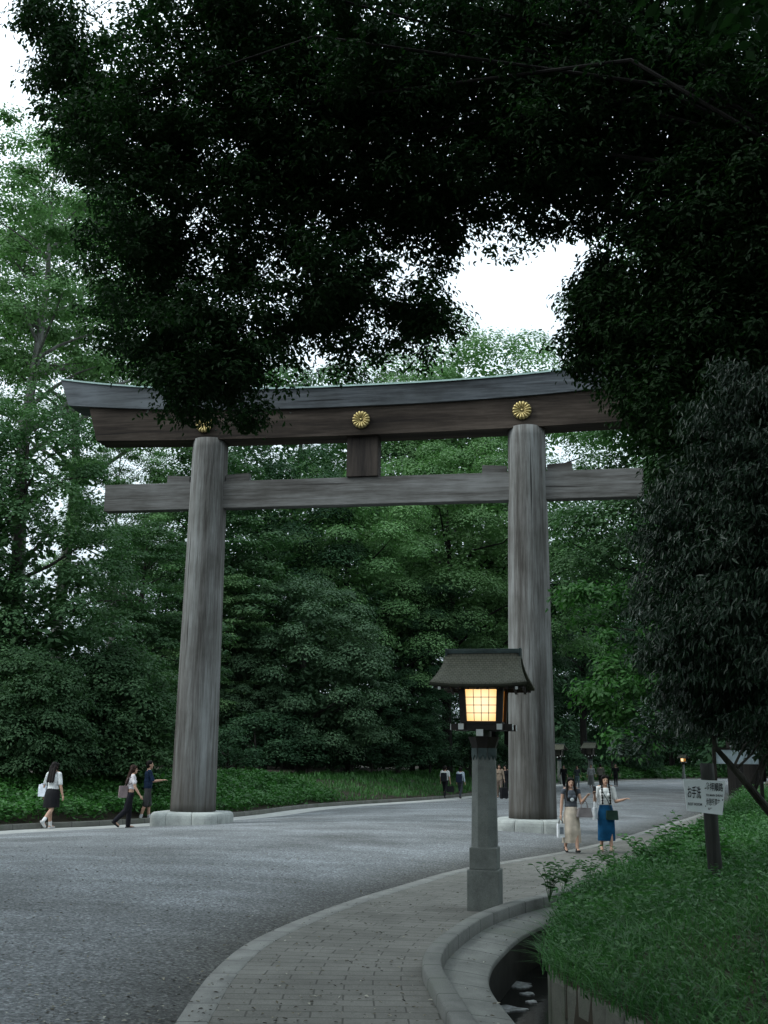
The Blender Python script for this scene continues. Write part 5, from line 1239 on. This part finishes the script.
for px, py, hd, h, tc_, bc, hr, sx_, lb in [
    (564, 787.5, 160, 1.66, (0.012, 0.012, 0.014), (0.012, 0.012, 0.014), 'short', 'm', 'distant walker all in black nearest the right gate pillar'),
    (577.5, 788, 175, 1.60, (0.05, 0.06, 0.065), (0.10, 0.14, 0.16), 'long', 'f', 'distant long-haired walker in grey-blue, second from the right gate pillar'),
    (591.5, 788, 170, 1.66, (0.30, 0.31, 0.31), (0.16, 0.16, 0.16), 'short', 'm', 'distant walker in a pale grey shirt in front of the unlit lamp'),
    (601, 788, -20, 1.68, (0.16, 0.15, 0.13), (0.022, 0.022, 0.022), 'short', 'm', 'distant walker in a grey-brown jacket just above the woman with braids'),
    (616, 787, 165, 1.70, (0.014, 0.014, 0.016), (0.014, 0.014, 0.016), 'short', 'm', 'distant walker all in black, rightmost of the far group')]:
    walker(lb, px, py, hd, h, dict(col=tc_, sleeve=1.5, hem=.02), dict(kind='trousers', col=bc), hair=hr, sex=sx_, vox=.022)
# pale board seen through the leaves above the sign
q0, q1 = at(717, 765, 26.0), at(758, 765, 26.0)
zb_ = float(mound_z([((q0[0] + q1[0]) / 2, 26.0)])[0])
nb_ = thing('information_board', 'pale bluish board on two posts glimpsed through the leaves behind the slanting trunk', 'board', ((q0[0] + q1[0]) / 2, 26.0, zb_), R(-8))
zt = at(738, 750, 26.0)[2] - zb_; zl = at(738, 764, 26.0)[2] - zb_; wd = q1[0] - q0[0]
MB().box((0, 0, (zt + zl) / 2), (wd, .03, zt - zl)).build('board_panel', cloth((0.55, 0.63, 0.70), .6), nb_)
for s in (-1, 1): MB().box((s * (wd / 2 + .04), .0, (zt + .06 - .3) / 2), (.08, .08, zt + .06 + .3), bevel=.008).build('board_post', M_lampwood, nb_)
MB().box((0, 0, zt + .025), (wd - .004, .06, .045)).build('board_rail', M_lampwood, nb_)

rg = np.random.default_rng(77)
m, t, o = newmat('pale_glint_paint'); nz = noise(t, coords(t), 18, 4); r = ramp(t, [(0.35, (0.10, 0.105, 0.10)), (0.65, (0.42, 0.44, 0.45))]); t.links.new(nz, r.inputs[0]); finish(t, o, r.outputs[0], 0.35, nz, 0.3, 0.01, 0.5)
glint_b = MB()  # sky glints on the ditch water, painted as flat pale patches
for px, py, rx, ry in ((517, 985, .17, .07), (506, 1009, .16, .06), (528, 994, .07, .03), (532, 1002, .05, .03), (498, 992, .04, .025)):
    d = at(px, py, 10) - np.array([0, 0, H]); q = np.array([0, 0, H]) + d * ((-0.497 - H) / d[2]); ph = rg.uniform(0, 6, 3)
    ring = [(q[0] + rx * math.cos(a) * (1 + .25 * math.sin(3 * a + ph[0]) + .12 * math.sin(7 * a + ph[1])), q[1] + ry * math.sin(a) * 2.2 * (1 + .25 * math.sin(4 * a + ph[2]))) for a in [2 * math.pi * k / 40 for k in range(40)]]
    glint_b.loft([[(x, y, -0.498) for x, y in ring], [(x * .97 + q[0] * .03, y * .97 + q[1] * .03, -0.490) for x, y in ring]])
tag(glint_b.build('painted_water_glints', m), 'pale patches painted as sky glints on the dark ditch water', 'painted glint', kind='stuff')
